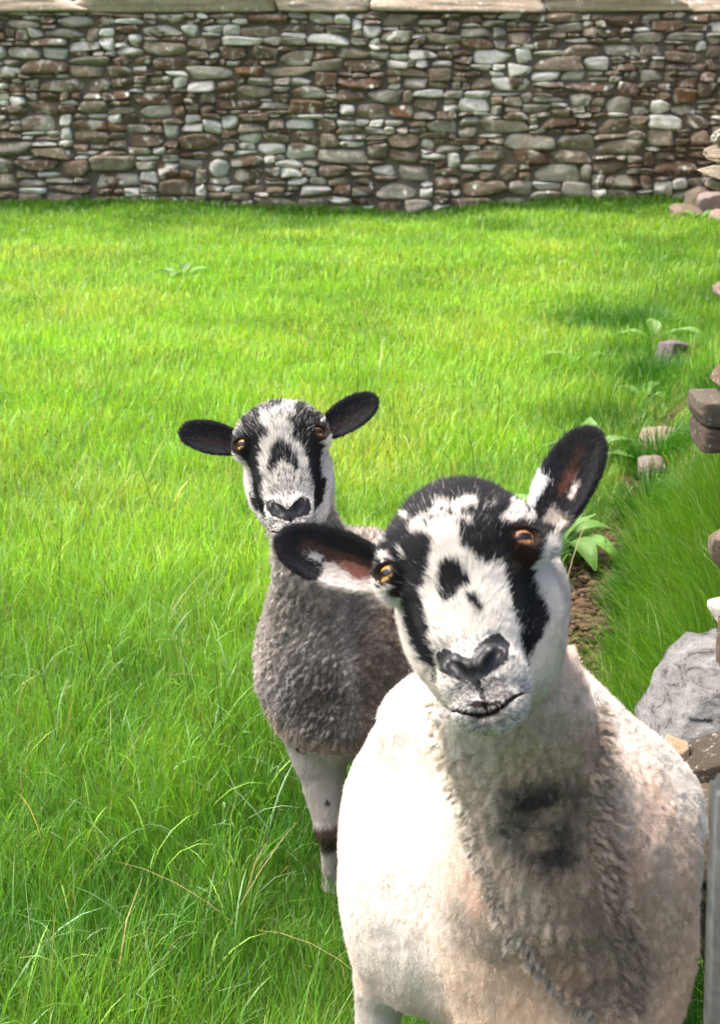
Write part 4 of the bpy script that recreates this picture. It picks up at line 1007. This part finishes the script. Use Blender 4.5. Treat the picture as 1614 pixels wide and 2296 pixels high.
def dens_rear(S, P):
    q, near = regions(S, P); return np.where(near & (q[:, 1] < .12), 1300000, 650000) * np.where(P[:, 1] > 2.75, .3, 1)
if 'rear' in WHICH:
    SR = Sheep(H_rear, body_rear)
    build_sheep(SR, 'sheep', 'grey wooled sheep with speckled black and white face standing behind the other sheep', 'sheep', None, coat_rear,
      dict(disp=disp_rear, dens=dens_rear, shape=shape_rear, amber=((.85, .50, .12), (.78, .33, .10))), 4, (-.005, 1.13), (-.36, .36), (2.1, 3.2), floc=(-.03, 2.7, 0))

# ================================================================== the front sheep
PAT['front'] = dict(top=34, s=.000212, c=(868, 640), roll=0, dist=1.36,
  polys=[('w', [(830,360),(900,320),(940,330),(960,372),(880,388),(862,430),(922,440),(930,480),(872,500),(862,552),(902,592),(962,640),(1012,662),(1052,650),(1092,740),(1110,820),(1132,900),(1155,960),(1168,1060),(1178,1180),(1170,1700),(750,1700),(775,1180),(765,1070),(742,1010),(735,950),(722,860),(700,780),(735,760),(742,640),(747,540),(700,520),(640,512),(650,470),(720,430),(765,390),(752,342),(790,350)]),
         ('k', [(800,650),(860,630),(890,680),(938,730),(880,770),(852,820),(800,835),(780,760),(783,700)]), ('k', [(902,780),(950,790),(978,850),(962,875),(920,842)]), ('k', [(775,372),(812,392),(850,398),(842,448),(812,436),(790,410)]), ('k', [(880,455),(905,470),(898,520),(872,505)]), ('k', [(700,470),(722,462),(735,485),(712,500)]), ('k', [(720,450),(750,435),(792,440),(782,462),(730,466)]),
         ('w', [(1100,330),(1150,350),(1172,400),(1142,480),(1085,476),(1040,440),(1080,400)]), ('w', [(1168,360),(1212,400),(1232,452),(1165,440),(1185,400)]), ('s', [(965,362),(1025,350),(1035,368),(985,384)]), ('w', [(605,420),(640,430),(635,455),(610,450)]),
         ('w', [(500,628),(535,612),(585,655),(562,668),(515,648)]), ('w', [(596,585),(622,592),(620,648),(604,640)]), ('w', [(380,470),(480,500),(540,440),(548,480),(528,550),(500,590),(380,560)]),
         ('w', [(560,745),(588,805),(608,785),(616,850),(628,930),(668,1030),(712,1100),(762,1135),(785,1300),(785,1700),(300,1700),(300,760),(520,745)]),
         ('w', [(1240,560),(1236,630),(1202,660),(1216,730),(1246,800),(1276,870),(1264,940),(1226,1022),(1182,1062),(1172,1110),(1165,1700),(1900,1700),(1900,500),(1300,500)])],
  pad=[(770,1060),(815,1035),(880,1060),(932,1080),(952,1030),(1000,975),(1062,958),(1110,1010),(1104,1085),(1055,1122),(1008,1158),(982,1185),(964,1225),(938,1190),(860,1170),(795,1145)],
  mouth=[(930,1290),(960,1266),(1030,1272),(1080,1258),(1050,1284),(990,1300),(955,1302)],
  speck=lambda u, v: np.clip(.012 + .05 * sstep(560, 480, v) + .16 * sstep(930, 1010, v) * (np.abs(u - 960) < 240) + .16 * sstep(1130, 1200, v) + .5 * sstep(150, 80, np.abs(u - 985)) * sstep(1130, 1170, v) * sstep(1300, 1260, v), 0, .8),
  fleck=lambda u, v: .006 + .012 * (v < 560))
o_f = np.array([.0935, 1.272, 1.139])
Hm, Hv = head_pose(o_f, 16.3, -20, -7.5)
H_front = dict(mw=.86, mz=-.118, chin=((0, -.004, -.1480), (.0255, .022, .0135)), nape=1, crown=.010, lipbare=.5, st=1.01, patkey='front', o=o_f, R=Hm, V=Hv @ rotm('Y', 16.3), scale=1.055, blend=.035,
    ears=[dict(root=(-.064, .034, .008), tip=(-.156, .008, .063), n=(.10, -1, -.35), w=.0232), dict(root=(.070, .036, .014), tip=(.142, .020, .086), n=(-.25, -1, -.10), w=.0235)])
def body_front(S, p):
    h = S.world([0, .085, -.02]); h2 = S.world([0, .07, -.075])
    nb = np.array([.180, 1.455, .88])
    d = cone(p, h, nb, .064, .073)
    d = smin(d, cone(p, h2, nb, .045, .064), .04)
    d = smin(d, cone(p, nb, (.232, 1.53, .68), .073, .120), .05)
    d = smin(d, ell(p, (.245, 1.59, .555), (.165, .150, .215)), .06)
    d = smin(d, ell(p, (.275, 1.54, .420), (.130, .110, .110)), .05)
    d = smin(d, ell(p, (.200, 1.88, .470), (.232, .33, .222)), .07)
    d = smin(d, ell(p, (.336, 1.67, .545), (.112, .150, .185)), .05); d = smin(d, ell(p, (.345, 1.62, .455), (.090, .12, .13)), .04)
    d = smin(d, ell(p, (.075, 1.70, .50), (.100, .14, .155)), .05)
    wi = smin(cone(p, (.11, 1.80, .690), (.245, 1.72, .735), .085, .088), cone(p, (.245, 1.72, .735), (.365, 1.70, .625), .088, .085), .03); d = smin(d, wi, .06)
    d = smin(d, ell(p, (.18, 2.10, .46), (.165, .16, .165)), .06)
    L = [((.06, 1.70, .45), (.030, 1.70, .36), (.020, 1.69, .20), (.020, 1.72, .05), .060, .034, .0255, .018),
         ((.36, 1.64, .45), (.37, 1.63, .36), (.365, 1.62, .20), (.365, 1.65, .05), .060, .038, .0255, .018),
         ((.08, 2.12, .42), (.08, 2.10, .32), (.08, 2.20, .20), (.08, 2.16, .05), .07, .045, .026, .019),
         ((.28, 2.12, .42), (.29, 2.10, .32), (.29, 2.20, .20), (.29, 2.16, .05), .07, .045, .026, .019)]
    for a, b, c, e, r0, r1, r2, r3 in L:
        d = smin(d, cone(p, a, b, r0, r1), .03); d = smin(d, cone(p, b, c, r1, r2), .02); d = smin(d, ell(p, c, (.028, .029, .032)), .01); d = smin(d, cone(p, c, e, r3 * 1.05, r3), .012)
        d = smin(d, cone(p, e, (e[0], e[1] - .015, .012), .019, .025), .008)
    d = smin(d, cone(p, (.18, 2.26, .50), (.18, 2.28, .34), .022, .016), .02)
    return d
FY = 1.43
BL = np.array([at(a, b, FY) for a, b in [(985,1560),(995,1640),(1010,1700),(1045,1830),(1075,1930),(1120,2050),(1190,2150),(1260,2240),(1340,2300)]]); BR = np.array([at(a, b, FY) for a, b in [(1290,1480),(1335,1600),(1352,1700),(1368,1850),(1385,2000),(1430,2120),(1450,2230),(1440,2300)]])
def neck_band(P):
    """1 inside the unshorn strip that runs down the front of the neck and chest"""
    z = P[:, 2]; w1 = .006 * vnoise(P * 55, 7); l = np.interp(-z, -BL[:, 2], BL[:, 0]) + w1; r = np.interp(-z, -BR[:, 2], BR[:, 0]) + w1
    return sstep(0, .008, P[:, 0] - l) * sstep(0, .010, r - P[:, 0]) * sstep(1.62, 1.56, P[:, 1]) * sstep(1.0, .96, z), l, r
def blob(P, dx, dy, rx, rz):
    c = at(dx, dy, FY); return np.exp(-(((P[:, 0] - c[0]) / rx) ** 2 + ((P[:, 2] - c[2]) / rz) ** 2)) * sstep(1.75, 1.6, P[:, 1])
def coat_front(S, P, Nn, rng, skin):
    q, near = regions(S, P); n1 = fnoise(P * 12, 25, 3); n2 = fnoise(P * 50, 26, 2); n3 = fnoise(P * 170, 27, 2)
    W = np.array([.61, .575, .52]); col = W * np.exp(.05 * n2 + .06 * n3)[:, None]
    fr = sstep(1.66, 1.56, P[:, 1])
    # tan staining over the whole front of the chest, stronger low and to the image right
    vs = fnoise(P * [26, 14, 3.5], 77, 3); sd = (np.clip(.25 + .9 * vs, 0, 1) * sstep(.66, .40, P[:, 2]) * .42)[:, None]; col = col * (1 - sd) + np.array([.58, .44, .32]) * sd
    st = fr * np.clip(sstep(.05, .20, P[:, 0] + .04 * n1) * (.35 + .5 * sstep(.78, .58, P[:, 2])) + .25 * n1, 0, 1)
    low = sstep(.50, .36, P[:, 2] + .03 * n1) * sstep(1.95, 1.6, P[:, 1]); st = np.clip(st + .35 * low, 0, 1)
    tan = np.array([.56, .41, .29]) * np.exp(.18 * n1 + .12 * n3)[:, None]; col = col * (1 - st[:, None]) + tan * st[:, None]
    b, l, r = neck_band(P); f = np.clip((P[:, 0] - l) / np.maximum(r - l, .02), 0, 1)
    bc = np.array([.60, .47, .36]) * np.exp(.30 * n1 + .25 * n2 + .18 * n3)[:, None]
    dkw = sstep(.22, .50, f + .14 * n1) * sstep(.97, .86, P[:, 2] + .02 * n1); m = (b * (.12 + .88 * dkw))[:, None] * sstep(1.0, .90, P[:, 2])[:, None]
    col = col * (1 - m) + bc * m
    for dx, dy, rx, rz, a in ((1190,1728,.030,.024,.95),(1165,1770,.020,.020,.7),(1140,1830,.016,.020,.9),(1250,1860,.026,.034,.9),(1235,1900,.022,.018,.8),(1165,1880,.014,.020,.6),(1270,1760,.014,.024,.5),(1400,2240,.05,.03,.5),(1300,2120,.05,.05,.35),(1350,2030,.04,.05,.3),(1100,2160,.035,.03,.45),(1350,1700,.015,.05,.4),(1400,1850,.02,.07,.35)):
        w_ = np.clip(blob(P, dx, dy, rx * 1.15, rz * 1.15) * (1.1 + .5 * n3) + .55 * (n2 + .4 * n3) * blob(P, dx, dy, rx * 1.9, rz * 1.9), 0, 1)[:, None] * a; col = col * (1 - w_) + np.array([.06, .055, .055]) * w_
    for dx, dy, rx, rz, a in ((1060,2010,.022,.035,.5),(1075,2060,.014,.03,.5),(1430,1990,.03,.05,.6),(1240,2200,.04,.02,.6),(1530,1900,.02,.04,.3)):
        w_ = (blob(P, dx, dy, rx, rz) * a)[:, None]; col = col * (1 - w_) + np.array([.58, .38, .28]) * w_
    sp = np.linalg.norm((P - at(985, 1612, 1.80)) * [1, .25, 1], axis=1) < .016 + .006 * n2; col[sp] = .06
    leg = sstep(.375, .34, P[:, 2])[:, None]; col = col * (1 - leg) + np.array([.60, .56, .50]) * leg
    col[P[:, 2] < .03] = [.05, .04, .035]
    fm = near & (skull_w(q) > 0)
    if fm.any():
        qf = q[fm]; c, wh, u, v = paint_face(S, (P if skin else S.mid)[fm], qf, rng, 'front', skin)
        back = (qf[:, 1] > .062 + .01 * vnoise(qf * 60, 2)) & (qf[:, 2] < .025); c2 = np.tile(W * .93, (len(qf), 1)); c = np.where(back[:, None], c2, c)
        yel = sstep(.0, .05, qf[:, 1])[:, None] * sstep(-.02, -.09, qf[:, 2])[:, None] * wh[:, None] * .5; c = c * (1 - yel) + np.array([.58, .52, .38]) * yel
        c, bare, lips = face_extra(S, qf, c, wh, u, v, PAT['front'], rng)
        de = np.linalg.norm(np.abs(qf * [1, 0, 0]) + qf * [0, 1, 1] - np.array([.056, -.018, -.024]), axis=1); k = (de < np.where(qf[:, 0] < 0, .0085, .0145) + .004 * vnoise(qf * 90, 4)); c[k] = DBROWN * 1.1
        c = np.where((lips & ~bare & (rng.rand(len(qf)) < .45) & (not skin))[:, None], WHITE * .8, c); S.pad = np.zeros(len(P), bool); S.pad[np.where(fm)[0][bare & (qf[:, 2] < -.09)]] = True; nw = skull_w(qf)[:, None]; cc = col[fm] * (1 - nw) + c * nw
        em, UV = ear_mask(S, qf); e = em > 0; nn = vnoise(qf * 70, 6); n5 = vnoise(qf * 160, 7)
        ec = np.tile(BLACK * .9, (len(qf), 1)); inn = UV[:, 2] > -.0005; U, Wd = UV[:, 0], UV[:, 1]
        if em.max() > 0:
            
            if not skin: Wd = Wd + rng.normal(0, .07, len(Wd)); U = U + rng.normal(0, .025, len(U))
            L1 = (em == 1) & inn; R2 = (em == 2) & inn
            s1 = Wd * S.H['earflip'][0]; s2 = Wd * S.H['earflip'][1]     # + is the upper edge
            k = L1 & (U > .12) & (U < .86) & (np.abs(s1 - .10) < .26 + .08 * nn); ec[k] = RUST * .9
            k = L1 & (s1 < -.10 + .2 * nn - .5 * (U - .45)) & (U < .66 + .06 * nn); ec[k] = [.52, .47, .43]
            k = L1 & (np.abs(s1 + .12) < .22 + .15 * nn) & (U > .15) & (U < .50); ec[k] = np.array([.26, .11, .08])
            k = L1 & (np.abs(s1 + .15) < .14) & (np.abs(U - .72) < .05); ec[k] = .5
            k = R2 & (np.abs(s2 - .05) < .22 + .10 * nn) & (U > .45) & (U < .88); ec[k] = RUST * .6
            k = R2 & (np.abs(s2 - .02) < .17 + .08 * n5) & (U > .44) & (U < .66); ec[k] = [.11, .042, .030]
            k = R2 & (np.abs(s2 + .42) < .16 + .10 * nn) & (np.abs(U - .52) < .07 + .02 * n5); ec[k] = [.55, .50, .45]
            k = R2 & (U < .26 + .08 * nn) & (s2 < .15); ec[k] = [.42, .37, .32]
            k = (em == 2) & (s2 > .66 + .06 * nn) & (U < .52); ec[k] = .70
            k = (em == 1) & (s1 > .72) & (U < .14); ec[k] = .65
        cc[e] = ec[e]; col[fm] = cc
    return np.clip(col, .004, .88)
H_front['earflip'] = (-1, 1)
def wool_w_front(S, P):
    q = S.loc(P); return sstep(.33, .37, P[:, 2]) * np.where((np.abs(q[:, 0]) < .2) & (q[:, 1] < .13) & (q[:, 2] > -.20), sstep(.09, .125, q[:, 1]), 1.0)
def disp_front(S, V, N):
    w_ = wool_w_front(S, V); b = neck_band(V)[0]; side = sstep(1.60, 1.75, V[:, 1]); c = curls(V * [1, 1, .6], 75.0); fr = sstep(.18, .32, V[:, 0]) * (1 - side)
    rl = neck_band(V); le = np.exp(-((V[:, 0] - rl[1] - .003) / .0055) ** 2) * (V[:, 1] < 1.62); re_ = np.exp(-((V[:, 0] - rl[2] + .004) / .008) ** 2) * (V[:, 1] < 1.62) * (V[:, 2] < .86); tu = .5 + .5 * np.sin(V[:, 2] * 430 + 3 * vnoise(V * 40, 5)); ridge = (le * .7 + re_) * sstep(1.0, .96, V[:, 2]) * .0085 * tu + .0022 * fnoise(V * [30, 12, 30], 63, 2) ; folds = .010 * fnoise(V * [8, 10, 2.4], 64, 3) + .0035 * fnoise(V * [24, 24, 9], 65, 2)
    return w_ * (b * (.0055 + .0085 * c) + (1 - b) * (.0016 + .0034 * fr) * c + ridge + folds * (1 - .5 * b) - .002)
def shape_front(S, P, Nn, rng):
    w_ = wool_w_front(S, P); L, rad, D, bend, keep = common_shape(S, P, Nn, rng, w_, .0023, .00018, .00020, (-.1, .5, -1), .0068)
    b = neck_band(P)[0]; L = np.where(w_ > .5, L * (1 + .7 * b), L); return L, rad, D, bend, keep
def dens_front(S, P):
    q, near = regions(S, P); return np.where(near & (q[:, 1] < .12), 2200000, 620000) * np.where(P[:, 1] > 2.0, .4, 1)
if 'front' in WHICH:
    SF = Sheep(H_front, body_front)
    SFR = build_sheep(SF, 'sheep', 'white shorn sheep with bold black and white face and tilted head, nearest the camera', 'sheep', None, coat_front,
      dict(disp=disp_front, dens=dens_front, shape=shape_front, amber=((.80, .45, .10), (.74, .32, .10))), 8, (-.005, 1.33), (-.12, .50), (1.1, 2.4), floc=(.2, 1.95, 0))

    # woolly fringe along both edges of the unshorn strip: tapering tufts rooted on the skin
    rng = np.random.RandomState(5); TP, TD, TL, TC, TB, TR = [], [], [], [], [], []
    def along(Cv, step):
        sg = np.linalg.norm(np.diff(Cv[:, [0, 2]], axis=0), axis=1); t = np.concatenate([[0], np.cumsum(sg)]); u = np.arange(0, t[-1], step); return np.interp(u, t, Cv[:, 0]), np.interp(u, t, Cv[:, 2])
    for side, Cv, rows in ((-1, BL, 2), (1, BR, 4)):
        x, z = along(Cv, .0062)
        for rw_ in range(rows):
            xx = x - side * (rw_ * .0085) + rng.normal(0, .0022, len(x)); zz = z + rng.normal(0, .0025, len(x)) + .003 * (rw_ % 2); q3 = np.stack([xx, np.full(len(xx), 1.15), zz], 1)
            for _ in range(40): q3[:, 1] += np.clip(SF.sdf(q3), 0, .08) * .8
            Nn, _d = grad(SF.sdf, q3, .004); ok = (q3[:, 1] < 1.75); q3, Nn = q3[ok] + Nn[ok] * .004, Nn[ok]
            k2 = (q3[:, 2] < (.86 if rw_ else .915)) if side > 0 else (q3[:, 2] < 9); q3, Nn = q3[k2], Nn[k2]
            n = len(q3); m = 46; root_ = np.repeat(q3, m, 0) + rng.normal(0, .0022, (n * m, 3)); NN = np.repeat(Nn, m, 0)
            out = np.array([side * .55, -.1, -.55]) + rng.normal(0, .28, (n, 3)); tl = rng.uniform(.006, .0105, n) * (1 if rw_ == 0 else .8); tip = q3 + (Nn * .75 + out) * tl[:, None]
            D = np.repeat(tip, m, 0) - root_; Ld = np.linalg.norm(D, axis=1); D = D / Ld[:, None] + NN * .25
            c = np.array([.68, .61, .50]) if side < 0 else np.array([.54, .43, .33]); f_ = np.exp(rng.normal(0, .22, n)); low_ = sstep(.80, .62, q3[:, 2])[:, None]; cc = (np.tile(c, (n, 1)) * (1 - .35 * low_)) * f_[:, None]
            TP.append(root_); TD.append(D); TL.append(Ld); TC.append(np.repeat(cc, m, 0) * np.exp(rng.normal(0, .1, n * m))[:, None]); TB.append(rng.normal(0, .18, (n * m, 3))); TR.append(np.full(n * m, .00026))
    fr_ = grow(SFR, 'wool_fringe', np.concatenate(TP), np.concatenate(TD), np.concatenate(TL), np.concatenate(TR), np.clip(np.concatenate(TC), 0, .85), M_FUR, np.concatenate(TB)); fr_.location = (-.2, -1.95, 0)
